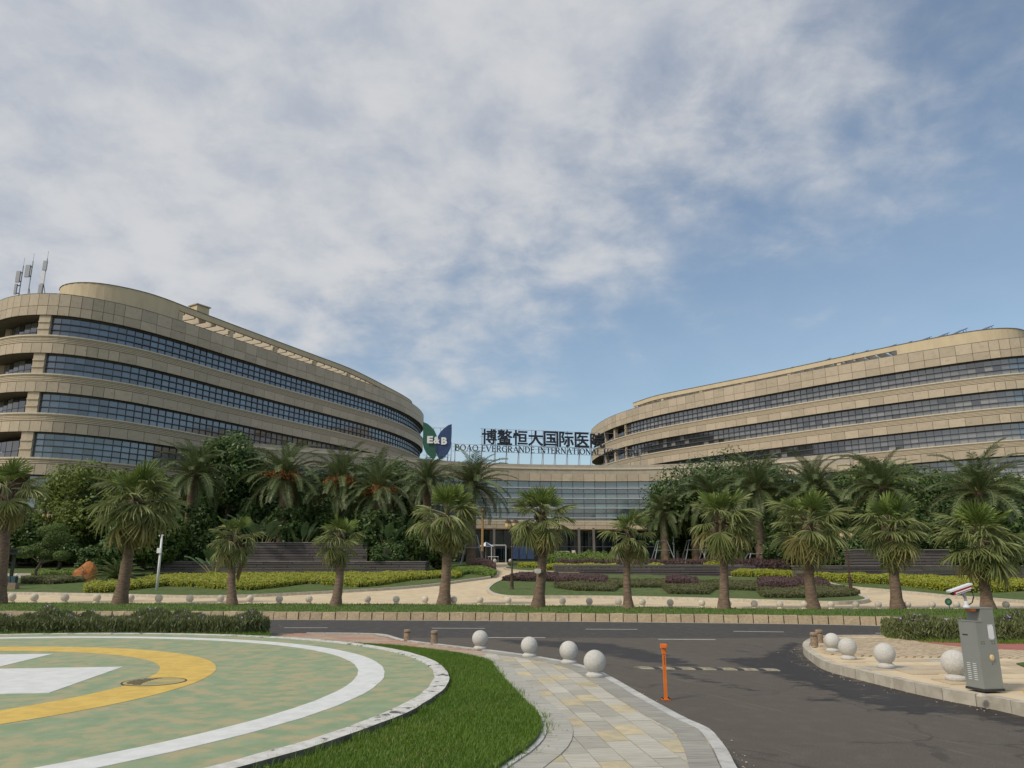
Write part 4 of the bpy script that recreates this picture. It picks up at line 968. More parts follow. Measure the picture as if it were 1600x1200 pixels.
for ch, pxx, pyy, wpx in (('E', 672, 687, 9.2), ('&', 682.5, 687.8, 10), ('B', 694, 689, 9)):
    a = atd(pxx, pyy, YL-.25); link('logo_letter', text_mesh(ch, M['white_paint'], wpx*YL/FPX, 11.5*YL/FPX, .12, .05, 'logo_letter'), lg, (a.x-og2.x, a.y-og2.y, a.z-og2.z))
for px in (667, 677, 688, 700, 705):
    a = atd(px, 700, YL+.2); q = MB(); q.tube([(a.x, a.y, 14.8), (a.x, a.y, 21.0 if px in (677, 688) else 19)], .04, 5); q.tube([(a.x, a.y, 17.2), (a.x-.4, a.y+1.2, 14.8)], .03, 4); part('post', q, M['sign_steel'], lg)
q = MB()
for z_ in (17.2, 18.9, 21.0): q.box(((atd(661, 690, YL).x+atd(706, 690, YL).x)/2, YL+.2, z_), (3.9, .05, .05))
part('rail', q, M['sign_steel'], lg)

# ------------------------------------------------------------------ terraces of dark stone
def terrace(label, x0, x1, y0, zb, n, ch, setb, y_slope=0):
    t_ = thing('terrace_wall', label, 'wall', ((x0+x1)/2, y0, zb), 'dark stone terrace walls'); og_ = origin(t_)
    for k in range(n):
        x = x0
        while x < x1-.05:
            l = min(random.uniform(2.2, 3.2), x1-x)
            if x1-(x+l) < .8: l = x1-x
            y_ = y0+y_slope*((x+l/2)-x0)+k*setb
            link('stone_course', ubox('stone_course', M['terrace']), t_, (x+l/2-og_.x, y_+1-og_.y, zb+(k+.5)*ch-og_.z), (0, 0, math.atan(y_slope)), (l-.03, 2.0+random.uniform(-.02, .02), ch-.03-random.uniform(0, .02))); x += l
    q = MB(); 
    q.box(((x0+x1)/2, y0+y_slope*(x1-x0)/2+n*setb+.95, zb+n*ch+.03), (math.hypot(x1-x0, y_slope*(x1-x0))+.1, 2.1, .07), math.atan(y_slope)); part('wall_cap', q, M['terrace_cap'], t_)
    return t_
def wx_(px, y): return (px-800)/FPX*(y*cs+.2*sn)
terrace('long low dark stone terrace behind the left lime hedge', wx_(240, 61), wx_(664, 61), 61, T(61)-.1, 6, .20, .07)
terrace('upper dark stone terrace block between two short palms on the left', wx_(384, 63.2), wx_(573, 63.2), 63.2, T(63)+1.05, 7, .21, .03)
terrace('long low dark stone terrace behind the right lime hedge', wx_(1255, 55), wx_(1720, 55), 55, T(55)-.1, 6, .19, .07)
terrace('upper dark stone terrace block behind the right hand palms', wx_(1340, 57.2), wx_(1489, 57.2), 57.2, T(57)+.9, 6, .20, .03)
terrace('wide stepped dark stone bank behind the purple hedge blocks', wx_(868, 62), wx_(1228, 62), 62, T(62)-.12, 5, .185, .5)

# ------------------------------------------------------------------ hedges
def leaf_quads(pts, nrm, size, aspect=.5, tilt=.7, seed=0, taper=True):
    """rhombus leaves at pts with normals around nrm (numpy)"""
    r_ = np.random.default_rng(seed); n = len(pts)
    d = r_.normal(size=(n, 3)); d /= np.linalg.norm(d, axis=1)[:, None]
    nn = nrm+d*tilt; nn /= np.linalg.norm(nn, axis=1)[:, None]
    a = np.cross(nn, r_.normal(size=(n, 3))); a /= np.linalg.norm(a, axis=1)[:, None]+1e-9; b_ = np.cross(nn, a)
    s_ = (size*(.6+.8*r_.random(n)))[:, None]
    V = np.stack([pts-a*s_*.5, pts+b_*s_*aspect*.5-a*s_*.05, pts+a*s_*.5, pts-b_*s_*aspect*.5-a*s_*.05], 1).reshape(-1, 3)
    Fq = np.arange(n*4).reshape(-1, 4); return V, Fq
def np_mesh(name, V, Fq, mats, mi=None, off=(0, 0, 0)):
    me = bpy.data.meshes.new(name); V = (V-np.array(off)).astype(np.float32); k = Fq.shape[1]
    me.vertices.add(len(V)); me.vertices.foreach_set('co', V.ravel())
    me.loops.add(Fq.size); me.loops.foreach_set('vertex_index', Fq.ravel().astype(np.int32))
    me.polygons.add(len(Fq)); me.polygons.foreach_set('loop_start', np.arange(0, Fq.size, k, dtype=np.int32))
    try: me.polygons.foreach_set('loop_total', np.full(len(Fq), k, dtype=np.int32))
    except Exception: pass
    for m_ in mats: me.materials.append(m_)
    if mi is not None: me.polygons.foreach_set('material_index', mi.astype(np.int32))
    me.update(calc_edges=True); return me
hseed = [100]
def hedge(label, poly, h, mat_, size=.10, dens=230, base=None, flowers=0, upright=False, wob=.15, cat='hedge', group=None, round_=.45):
    poly = [tuple(p) for p in poly]; hseed[0] += 1; r_ = np.random.default_rng(hseed[0])
    P_ = np.array(poly); lo, hi = P_.min(0), P_.max(0)
    area = abs(sum(P_[i][0]*P_[(i+1) % len(P_)][1]-P_[(i+1) % len(P_)][0]*P_[i][1] for i in range(len(P_))))/2
    per = sum(np.hypot(*(P_[i]-P_[(i+1) % len(P_)])) for i in range(len(P_)))
    n = int(min(60000, max(400, dens*(area+per*h))))
    bbA = (hi[0]-lo[0])*(hi[1]-lo[1]); m_ = int(n*bbA/max(area, .01)*1.15)+50; m_ = min(m_, 900000)
    x = lo[0]+(hi[0]-lo[0])*r_.random(m_); y = lo[1]+(hi[1]-lo[1])*r_.random(m_)
    k = inpoly(x, y, poly); x, y = x[k], y[k]; d = distseg(x, y, poly)
    zb = np.array([T(v_) for v_ in y])+.08 if base is None else np.full(len(x), base)
    rr = round_; top = h*(1-.75*np.clip(1-d/rr, 0, 1)**2.2)
    wv = wob*h*(np.sin(x*2.3+hseed[0])*np.cos(y*1.9)+.5*np.sin(x*5.1+y*4.3)+.4*np.sin(x*11+y*9))
    z = zb+np.maximum(.03, (top+wv)*(1-.22*r_.random(len(x))**2))
    # points lower down the sides
    e = d < .22; xs2, ys2 = x[e], y[e]; rep = 3; xs2 = np.repeat(xs2, rep); ys2 = np.repeat(ys2, rep); z2 = np.repeat(zb[e], rep)+h*.85*r_.random(len(xs2))
    pts = np.c_[np.r_[x, xs2], np.r_[y, ys2], np.r_[z, z2]]
    nr = np.c_[np.zeros(len(pts)), np.full(len(pts), -.35), np.ones(len(pts))]; nr[len(x):] = (0, -.9, .4)
    V, Fq = leaf_quads(pts, nr, size, .55 if not upright else .16, .75 if not upright else 1.0, hseed[0])
    if upright:
        Vr = V.reshape(-1, 4, 3); c_ = Vr.mean(1, keepdims=True); dlt = Vr-c_
        ax = r_.normal(size=(len(c_), 3)); ax[:, 2] = abs(ax[:, 2])*1.2+1.0; ax /= np.linalg.norm(ax, axis=1)[:, None]
        sd = np.cross(ax, r_.normal(size=(len(c_), 3))); sd /= np.linalg.norm(sd, axis=1)[:, None]
        s_ = size*(.6+.8*r_.random(len(c_)))[:, None]
        V = np.stack([c_[:, 0]-ax*s_*.5, c_[:, 0]+sd*s_*.09, c_[:, 0]+ax*s_*.5, c_[:, 0]-sd*s_*.09], 1).reshape(-1, 3)
    mi = np.zeros(len(Fq), int); mats = [mat_, M['leaf_core'], M['flower']]
    if flowers:
        kf = r_.choice(len(x), flowers, replace=False); pf = np.c_[x[kf], y[kf], z[kf]+.03+.05*r_.random(flowers)]
        Vf, Ff = leaf_quads(pf, np.tile([0, -.7, .5], (flowers, 1)), .045, .9, .5, 5)
        Fq = np.vstack([Fq, Ff+len(V)]); V = np.vstack([V, Vf]); mi = np.r_[mi, np.full(len(Ff), 2)]
    # dark twiggy core
    cen = P_.mean(0)
    zc = [(T(p[1])+.08 if base is None else base) for p in poly]
    n_ = len(poly); inn_ = []
    for i in range(n_):
        a = P_[(i-1) % n_]; b_ = P_[i]; c_ = P_[(i+1) % n_]; tg = c_-a; tg = tg/(np.hypot(*tg)+1e-9); nr_ = np.array([-tg[1], tg[0]]); ins_ = .2 if base is not None else .12
        s_ = b_+nr_*ins_
        if not inpoly(np.array([s_[0]]), np.array([s_[1]]), poly)[0]: s_ = b_-nr_*ins_
        if not inpoly(np.array([s_[0]]), np.array([s_[1]]), poly)[0]:
            s_ = b_+(cen-b_)/(np.hypot(*(cen-b_))+1e-9)*.35
        inn_.append(s_)
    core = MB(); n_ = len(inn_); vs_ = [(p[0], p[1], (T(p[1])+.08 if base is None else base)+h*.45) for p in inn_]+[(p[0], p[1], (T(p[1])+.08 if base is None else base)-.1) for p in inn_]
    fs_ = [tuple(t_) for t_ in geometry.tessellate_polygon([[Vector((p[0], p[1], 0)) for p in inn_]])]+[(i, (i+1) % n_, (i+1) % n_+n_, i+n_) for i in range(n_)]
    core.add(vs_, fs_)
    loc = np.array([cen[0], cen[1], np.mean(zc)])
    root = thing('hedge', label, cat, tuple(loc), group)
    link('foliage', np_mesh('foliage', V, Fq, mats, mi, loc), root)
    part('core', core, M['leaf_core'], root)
    return root
def H(label, front, back_, h, mat_, **k): return hedge(label, gp(front+back_), h, mat_, **k)
H('wavy lime green hedge ribbon along the left lawn', [(130, 929), (165, 929), (200, 925), (240, 920.5), (260, 918.5), (300, 920), (350, 924), (390, 925.3), (430, 921), (480, 914.5), (520, 917), (560, 920.5), (590, 918), (640, 909.5), (690, 905.5), (712, 906.5), (722, 903)],
  [(712, 899.5), (690, 901), (600, 904), (500, 904.5), (400, 905.3), (300, 906), (240, 908.5), (205, 916), (130, 922)], .42, M['hedge_lime'], dens=190, size=.12)
H('bright green hedge ribbon curving beside the path behind the tall palm', [(716, 903), (732, 898.5), (757, 901), (770, 903.5), (776, 900)], [(771, 896.5), (750, 893.5), (727, 892.5), (703, 894)], .42, M['hedge_green'], dens=190, size=.12)
H('dark purple hedge beside the path mouth left of the entrance', [(738, 891), (760, 894), (775, 898.5)], [(774, 892.5), (764, 888), (740, 888)], .75, M['hedge_purple'], dens=120, size=.13)
H('low purple hedge mound at the left tip of the centre lawn', [(784, 909.5), (830, 911), (872, 911)], [(872, 903), (850, 901.5), (820, 903), (800, 905)], .35, M['hedge_purple'], dens=200, size=.12)
H('long low olive hedge zigzagging across the centre lawn', [(866, 921), (900, 926), (960, 927), (968, 920.5), (1034, 921), (1045, 931), (1108, 932), (1118, 923.5), (1182, 926), (1194, 937), (1262, 938), (1325, 935), (1345, 931)], [(1325, 924), (1262, 917), (1180, 915), (1040, 912), (960, 912), (868, 913)], .28, M['hedge_olive'], dens=260, size=.10)
H('leftmost clipped purple hedge block on the centre lawn', [(866, 917), (948, 919)], [(950, 911), (870, 909)], .50, M['hedge_purple'], dens=260, size=.10, wob=.06)
H('middle clipped purple hedge block on the centre lawn', [(1041, 921), (1092, 922)], [(1090, 914), (1041, 912)], .52, M['hedge_purple'], dens=260, size=.10, wob=.06)
H('rightmost clipped purple hedge block on the centre lawn', [(1184, 927), (1248, 928)], [(1250, 918), (1184, 916)], .55, M['hedge_purple'], dens=260, size=.10, wob=.06)
H('purple hedge mound at the right end of the centre lawn', [(1252, 924), (1300, 925)], [(1294, 918), (1262, 912.5), (1240, 911)], .45, M['hedge_purple'], dens=200, size=.11)
H('olive yellow hedge dome before the entrance doors', [(846, 887.6), (963, 888.6)], [(958, 885.6), (850, 885.4)], 1.25, M['hedge_green'], dens=60, size=.16, round_=1.2)
H('purple hedge band crossing the bank before the entrance', [(868, 890), (1130, 890.5)], [(1130, 888.4), (870, 888)], .75, M['hedge_purple'], dens=60, size=.16)
H('lime hedge row at the foot of the bank before the entrance', [(850, 893), (968, 893)], [(966, 891), (852, 891)], .50, M['hedge_lime'], dens=110, size=.15)
H('small lime hedge tuft left of the entrance bank', [(808, 888), (840, 889)], [(840, 886.8), (810, 886.5)], .40, M['hedge_lime'], dens=110, size=.15)
H('short lime hedge piece among the palm supports', [(1100, 892), (1130, 892)], [(1130, 890.5), (1100, 890.5)], .62, M['hedge_lime'], dens=110, size=.15)
H('short lime hedge piece beside the gold lettering', [(1014, 892), (1037, 892)], [(1037, 890.7), (1014, 890.7)], .55, M['hedge_lime'], dens=110, size=.15)
H('olive groundcover strip above the stepped stone bank', [(905, 895), (1135, 895.4)], [(1135, 893.6), (905, 893.3)], .22, M['hedge_olive'], dens=120, size=.13)
H('low lime hedge crest right of the stepped stone bank', [(1142, 902), (1200, 903), (1262, 906.5)], [(1258, 901.5), (1185, 897.5), (1150, 898)], .38, M['hedge_lime'], dens=170, size=.12)
H('purple hedge bank behind the lime crest, right of centre', [(1138, 896.5), (1235, 899)], [(1235, 894), (1140, 893)], .95, M['hedge_purple'], dens=120, size=.13)
H('long lime green hedge ribbon along the right lawn', [(1264, 909), (1330, 913.5), (1360, 914.5), (1400, 916), (1440, 922), (1480, 927), (1540, 929.5), (1600, 926.5), (1700, 929)], [(1700, 922.5), (1600, 918.5), (1500, 914), (1400, 911), (1330, 909), (1264, 905.5)], .50, M['hedge_lime'], dens=200, size=.12)
H('upper dark green clipped hedge band below the orange boulder', [(48, 905.5), (90, 906), (130, 904)], [(130, 899), (90, 899.5), (48, 900)], .42, M['hedge_green'], dens=200, size=.11)
H('lower dark green clipped hedge band on the left lawn', [(32, 914.5), (80, 915.5), (130, 912)], [(130, 908), (80, 909.5), (32, 909)], .38, M['hedge_olive'], dens=200, size=.11)
hedge('near left hedge with violet flowers behind the helipad', [(-18.5, 19.15), (-13, 19.15), (-10, 19.1), (-7.2, 18.95), (-6.45, 18.9), (-5.98, 19.3), (-6.1, 20.2), (-6.6, 20.45), (-7.1, 20.2), (-7.4, 20.5), (-18.5, 20.6)], .40, M['hedge_dark'], size=.17, dens=1500, base=.12, flowers=700, upright=True, wob=.30)
rh = [(P(a, b_, .14).x, P(a, b_, .14).y) for a, b_ in [(1376, 992), (1418, 1000.3), (1509, 1001.5), (1600, 1002.5), (1760, 1004)]]
hedge('right hedge with pale violet flowers beside the ball bollards', rh+[(15.5, 17.3), (10.6, 18.2), (9.0, 18.6)], .44, M['hedge_dark'], size=.17, dens=1400, base=.12, flowers=450, upright=True, wob=.34)

# ------------------------------------------------------------------ grass blades
def blades(name, x, y, zb, h, w, mat_, lean=.5, seed=3):
    r_ = np.random.default_rng(seed); n = len(x); a = r_.random(n)*6.283; hh_ = h*(.45+.8*r_.random(n)); ln = lean*hh_*r_.random(n)
    dx, dy = np.cos(a), np.sin(a); wx = -dy*w*.5; wy = dx*w*.5; zb = zb if hasattr(zb, '__len__') else np.full(n, zb)
    V = np.stack([np.c_[x-wx, y-wy, zb], np.c_[x+wx, y+wy, zb], np.c_[x+dx*ln*.4+wx*.7, y+dy*ln*.4+wy*.7, zb+hh_*.6], np.c_[x+dx*ln*.4-wx*.7, y+dy*ln*.4-wy*.7, zb+hh_*.6], np.c_[x+dx*ln, y+dy*ln, zb+hh_]], 1).reshape(-1, 3)
    b0 = np.arange(n)*5; Fq = np.vstack([np.c_[b0, b0+1, b0+2, b0+3], np.c_[b0+3, b0+2, b0+4, b0+4]])
    me = bpy.data.meshes.new(name); F1 = np.c_[b0, b0+1, b0+2, b0+3]; F2 = np.c_[b0+3, b0+2, b0+4]
    loops = np.r_[F1.ravel(), F2.ravel()].astype(np.int32); st = np.r_[np.arange(n)*4, n*4+np.arange(n)*3].astype(np.int32)
    me.vertices.add(len(V)); me.vertices.foreach_set('co', V.astype(np.float32).ravel()); me.loops.add(len(loops)); me.loops.foreach_set('vertex_index', loops)
    me.polygons.add(2*n); me.polygons.foreach_set('loop_start', st)
    me.materials.append(mat_); me.update(calc_edges=True); o = link(name, me); o['kind'] = 'stuff'; return o
def scatter(poly, n, seed, keep=None):
    r_ = np.random.default_rng(seed); P_ = np.array(poly); lo, hi = P_.min(0), P_.max(0)
    x = lo[0]+(hi[0]-lo[0])*r_.random(n); y = lo[1]+(hi[1]-lo[1])*r_.random(n); k = inpoly(x, y, poly)
    if keep is not None: k &= keep(x, y)
    return x[k], y[k]
lp = [(-3.2, 16.6)]+[tuple(p) for p in LE.q[::2]]
lp = [p for p in lp if p[1] > 4.3]+[(-4.2, 4.6), (-2.6, 6.0)]
outr = lambda x, y: np.hypot(x+9.12, y-10.3) > 8.29
x, y = scatter(lp, 520000, 5, outr); blades('grass', x, y, .153, .042, .006, M['grass_blade'], .9)
x, y = scatter(lp, 26000, 31, lambda x, y: outr(x, y) & (np.sin(x*2.1+1)*np.cos(y*1.3)+.5*np.sin(x*5.3-y*3.1) > .35)); blades('dry_grass', x, y, .155, .045, .006, M['fan_old'], 1.0, 32)
x, y = scatter(lp, 30000, 6, lambda x, y: (np.hypot(x+9.12, y-10.3) > 8.27) & ((np.hypot(x+9.12, y-10.3) < 8.5))); blades('grass', x, y, .15, .085, .005, M['grass_blade'], .9)
x, y = scatter([(-1.6, 6.0), (-.6, 8.2), (-.7, 10.2), (-.9, 9.0), (-1.9, 6.0)], 0+9000, 16, lambda x, y: (np.hypot(x+9.12, y-10.3) > 8.05) & (np.hypot(x+9.12, y-10.3) < 8.42) & (np.sin(x*9+y*7) > .1))
blades('grass', x, y, .19, .05, .005, M['grass_blade'], 1.3, 17)
# ragged runners creeping over the edging
r_ = np.random.default_rng(9); u = r_.random(1500)*LE.L; xx = []; yy = []
for u_ in u:
    if math.sin(u_*3.1)+math.sin(u_*7.7) < -.2: continue
    o_ = -sl*.0+sl*abs(r_.normal())*.05; q_ = LE.at(u_, o_); xx.append(q_[0]); yy.append(q_[1])
blades('grass', np.array(xx), np.array(yy), .125, .06, .006, M['grass_blade'], 1.6)
vx, vy = scatter(verge_poly, 160000, 8, lambda x, y: (x > -22) & (x < 20)); blades('grass', vx, vy, .235, .07, .022, M['grass_blade'], .8, 4)
# lawn beyond the near walk at the back of the helipad
x, y = scatter([(-18, 18.7), (-6.0, 18.2), (-5.6, 18.9), (-6.2, 19.3), (-18, 19.4)], 16000, 12, outr); blades('grass', x, y, .13, .10, .012, M['grass_blade'], .8)
x, y = scatter([(8.8, 17.1), (10.2, 16.7), (15, 16.6), (15, 17.1), (9.4, 18.6), (8.6, 18.6)], 16000, 13); blades('grass', x, y, .12, .08, .012, M['grass_blade'], .8)

# ------------------------------------------------------------------ palms
def fan_frond(seed, pet=.75, fan=.95, n=26, droop=.45, spread=125, mi=0):
    r_ = random.Random(seed); q = MB()
    pp = [Vector((pet*t_, 0, -.10*t_*t_)) for t_ in (0, .35, .7, 1)]; q.tube(pp, [.028, .018, .014, .012], 4, 1)
    h0 = pp[-1]
    for k in range(n):
        a = R(-spread+2*spread*(k+.5)/n); da = R(spread/n)*1.02; L_ = fan*(1-.28*(abs(a)/R(spread))**1.5)*r_.uniform(.9, 1.06)
        fold = .02*(1 if k % 2 else -1)
        def pt(rr, aa, w): 
            zz_ = -droop*fan*(rr**2.2)*(.7+.3*abs(math.sin(a)))*dk+.10*math.sin(abs(aa))*rr+w
            sh = 1-.12*dk*rr*rr
            return h0+Vector((math.cos(aa)*rr*L_*sh, math.sin(aa)*rr*L_*sh, zz_))
        dk = r_.uniform(.6, 1.5)
        vs = [pt(0, a, 0)]
        for rr, ww in ((.30, 1.0), (.58, .62), (.82, .34)):
            vs += [pt(rr, a-da*ww, -fold), pt(rr, a, fold), pt(rr, a+da*ww, -fold)]
        vs.append(pt(1.0, a, 0))
        fs = [(0, 1, 2), (0, 2, 3)]
        for s_ in (1, 4): fs += [(s_, s_+3, s_+4, s_+1), (s_+1, s_+4, s_+5, s_+2)]
        fs += [(7, 10, 8), (8, 10, 9)]
        q.add(vs, fs, 0)
    return q
FR = {'young': [mesh('frond', fan_frond(1, .62, .85, 24, .10, 95), [M['fan_young'], M['petiole']]), mesh('frond', fan_frond(2, .66, .9, 26, .20, 105), [M['fan_young'], M['petiole']])],
      'mid': [mesh('frond', fan_frond(s_, .78, .95, 26, d_, 125), [M['fan_mid'], M['petiole']]) for s_, d_ in ((3, .35), (4, .5), (5, .6))],
      'old': [mesh('frond', fan_frond(s_, .72, .92, 24, d_, 120), [M['fan_old'], M['petiole']]) for s_, d_ in ((6, .6), (7, .75))]}
def fan_palm(label, bpx, cpx, rad_px, base_w, seed, nf=34, dr=None, small=False, hide=False, base_pt=None):
    r_ = random.Random(seed); b_ = base_pt or G(*bpx); y = b_.y; c_ = atd(cpx[0], cpx[1], y+r_.uniform(-.2, .2))
    h = c_.z-b_.z; sc_ = rad_px*y/FPX/1.62
    t_ = thing('fan_palm', label, 'palm tree', tuple(b_), 'fan palms along the road verge')
    sway = r_.uniform(-.13, .13); q = MB(); n = 16; vs = []; fs = []; seg = 14; bw = base_w*y/FPX/2
    for i in range(n+1):
        t0_ = i/n; z_ = h*t0_*.97-.08*(i == 0); fl = (1+.55*math.exp(-t0_*9))*(1-.25*t0_); fl = fl*(1+.03*math.sin(i*2.6))
        cx_ = (c_.x-b_.x)*t0_+sway*math.sin(t0_*math.pi); cy_ = (c_.y-b_.y)*t0_+0
        for k in range(seg):
            a = 2*math.pi*k/seg; rr = bw*.70*fl*(1+.04*math.sin(k*3+i*1.7)); vs.append((cx_+rr*math.cos(a), cy_+rr*math.sin(a), z_))
    for i in range(n):
        for k in range(seg): fs.append((i*seg+k, i*seg+(k+1) % seg, (i+1)*seg+(k+1) % seg, (i+1)*seg+k))
    q.add(vs, fs); o = link('trunk', mesh('trunk', q, M['trunk'], smooth=True), t_)
    q = MB(); cl = Vector((c_.x-b_.x, c_.y-b_.y, h))
    for i in range(30):
        a = r_.uniform(0, 6.28); z_ = h-r_.uniform(.0, .75)*sc_; rr = bw*.62
        q.tube([(cl.x*z_/h+rr*.6*math.cos(a), cl.y*z_/h+rr*.6*math.sin(a), z_), (cl.x+(rr+.14)*math.cos(a), cl.y+(rr+.14)*math.sin(a), z_+.2)], [.05, .02], 4)
    link('leaf_base', mesh('leaf_base', q, M['trunk_dark']), t_)
    rng2 = r_.uniform(132, 160); nf = int(nf*r_.uniform(.78, .95)); gap = r_.uniform(0, 6.28)
    for i in range(nf):
        f_ = i/(nf-1); az = i*2.39996+r_.uniform(-.45, .45)+.35*math.sin(i*2.4-gap); el = 86-rng2*f_**.85+r_.uniform(-12, 12)
        kd = 'young' if f_ < .26 else ('mid' if f_ < .74 else 'old'); s_ = sc_*(.86 if f_ < .1 else 1)*r_.uniform(.85, 1.1)
        if kd == 'old' and r_.random() < .35: kd = 'mid'
        mt = Matrix.Rotation(az, 3, 'Z') @ Matrix.Rotation(-R(el), 3, 'Y') @ Matrix.Rotation(r_.uniform(-.45, .45), 3, 'X')
        link('frond', r_.choice(FR[kd]), t_, (cl.x, cl.y, cl.z-.30*f_*sc_), mt.to_euler(), (s_,)*3)
    return t_, cl, bw
fan_palm('leftmost tall fan palm on the verge, cut by the picture edge', (-6, 943), (12, 758), 62, 30, 20, 36)
fan_palm('tall fan palm with leaning trunk, left of the white camera pole', (187, 943), (212, 776), 72, 24, 21, 40)
ps, cl, bw = fan_palm('short fan palm with a dead leaf hanging by its trunk', (363, 945), (368, 836), 46, 18, 22, 26)
fan_palm('short fan palm in front of the left stone terrace', (524, 946), (530, 838), 45, 19, 23, 25)
fan_palm('tall full fan palm left of the path to the entrance', (693, 944), (697, 800), 62, 22, 24, 38)
fan_palm('fan palm with a pale plate on its trunk, before the entrance', (840, 948), (846, 800), 58, 22, 25, 32)
fan_palm('short fan palm right of the entrance, before the stepped bank', (982, 950), (983, 832), 48, 17, 26, 25)
fan_palm('tall fan palm at the middle purple hedge block', (1131, 952), (1127, 808), 62, 20, 27, 38)
fan_palm('tall broad fan palm left of the right hand street lamp', (1271, 954), (1262, 812), 66, 22, 28, 40)
fan_palm('tall fan palm right of the right hand street lamp', (1403, 953), (1392, 818), 64, 22, 29, 40)
fan_palm('rightmost tall fan palm behind the red camera post', (1545, 956), (1531, 838), 72, 22, 30, 42)
q = MB()
for k in range(6):
    q.tube([(cl.x+bw+.02*k, cl.y-.05, cl.z-.5), (cl.x+bw+.10+.02*k, cl.y-.1, cl.z-1.2), (cl.x+bw+.02*k-.05, cl.y-.1, cl.z-1.75-.05*k)], [.02, .045, .01], 4)
link('dead_frond', mesh('dead_frond', q, M['date_dead']), ps)
c_ = G(840, 948); t_ = thing('tree_plate', 'small pale name plate nailed to the palm trunk before the entrance', 'plate', tuple(atd(840.5, 892, c_.y-.29)))
a = origin(t_); q = MB(); q.prism([(-.13, -.0), (-.11, -.012), (.11, -.012), (.13, 0), (.13, .02), (-.13, .02)], -.075, .075); link('board', mesh('board', q, M['card']), t_)
q = MB(); q.prism([(-.08, -.014), (.08, -.014), (.08, .0), (-.08, .0)], .076, .10); q.prism([(-.08, -.014), (.08, -.014), (.08, .0), (-.08, .0)], -.10, -.076); link('strap', mesh('strap', q, M['kerb_tan']), t_)

def date_frond(seed, L_=3.0, bend=1.35, n=44, lw=.05, ll=.5):
    r_ = random.Random(seed); q = MB(); pts = []; p = Vector((0, 0, 0)); a = 0
    for i in range(13):
        pts.append(p.copy()); a = -bend*(i/12)**1.35; p = p+Vector((math.cos(a), 0, math.sin(a)))*(L_/12)
    q.tube(pts, [.035*(1-.85*i/12) for i in range(13)], 4, 1)
    for i in range(n):
        t_ = .10+.88*i/(n-1); f_ = t_*12; k = min(int(f_), 11); pb = pts[k].lerp(pts[k+1], f_-k); d = (pts[k+1]-pts[k]).normalized()
        up = Vector((-d.z, 0, d.x)); l = ll*math.sin(min(1, t_*2.6+.25)*math.pi/2)*(1-.55*max(0, t_-.55)/.45)
        for s_ in (-1, 1):
            dr = (d*.75+Vector((0, s_, 0))*.95+up*r_.uniform(.05, .45)).normalized(); tip = pb+dr*l*r_.uniform(.85, 1.1)+Vector((0, 0, -.10*l-.03)); md = pb+dr*l*.5+up*.02
            w = d*lw*.5; q.add([pb-w*.6, pb+w*.6, md+w, tip, md-w], [(0, 1, 2, 4), (4, 2, 3)], 0)
    return q
DF = [mesh('frond', date_frond(s_, 3.0, b_), [M['date_leaf'], M['petiole']]) for s_, b_ in ((1, 1.1), (2, 1.4), (3, 1.7), (4, 1.3))]
DD = [mesh('frond', date_frond(9, 2.5, .9, 30), [M['date_dead'], M['petiole']])]
def date_palm(label, px, py, y, rad_px, seed, nf=52, fruit=False, tw=.38):
    r_ = random.Random(seed); c_ = atd(px, py, y); b_ = Vector((c_.x+r_.uniform(-.1, .1), y, T(y)+.05)); h = c_.z-b_.z; sc_ = rad_px*y/FPX/2.35
    t_ = thing('date_palm', label, 'palm tree', tuple(b_), 'feathery date palms in the garden')
    q = MB(); n = 14; q.tube([((c_.x-b_.x)*i/n, 0, h*i/n-.1) for i in range(n+1)], [tw*(1.15-.25*i/n+.04*(i % 2))+(.12 if i > n-3 else 0) for i in range(n+1)], 12)
    link('trunk', mesh('trunk', q, M['trunk'], smooth=True), t_); cx_ = c_.x-b_.x
    for i in range(nf):
        f_ = i/(nf-1); az = i*2.39996+r_.uniform(-.25, .25); el = 84-112*f_**.8+r_.uniform(-8, 8)
        mt = Matrix.Rotation(az, 3, 'Z') @ Matrix.Rotation(-R(el), 3, 'Y') @ Matrix.Rotation(r_.uniform(-.35, .35), 3, 'X')
        s_ = sc_*r_.uniform(.82, 1.1); me = r_.choice(DF) if (f_ < .93 or r_.random() < .5) else DD[0]
        link('frond', me, t_, (cx_, 0, h-.3*f_), mt.to_euler(), (s_,)*3)
    if fruit:
        q = MB()
        for i in range(14):
            a = r_.uniform(-2.9, .0); e = r_.uniform(.3, 1.0)
            p0 = Vector((cx_, 0, h)); p1 = p0+Vector((math.cos(a)*e*.9, math.sin(a)*.9*e, .35*e)); p2 = p1+Vector((math.cos(a)*.5, math.sin(a)*.5, -.25))
            q.tube([p0, p1, p2], [.02, .03, .02], 4)
            for j in range(26):
                d = Vector((r_.gauss(0, .22), r_.gauss(0, .22), r_.gauss(-.1, .18))); q.box(tuple(p2+d), (.10, .10, .13), r_.uniform(0, 3))
        link('fruit_cluster', mesh('fruit_cluster', q, M['date_fruit']), t_)
    return t_, b_
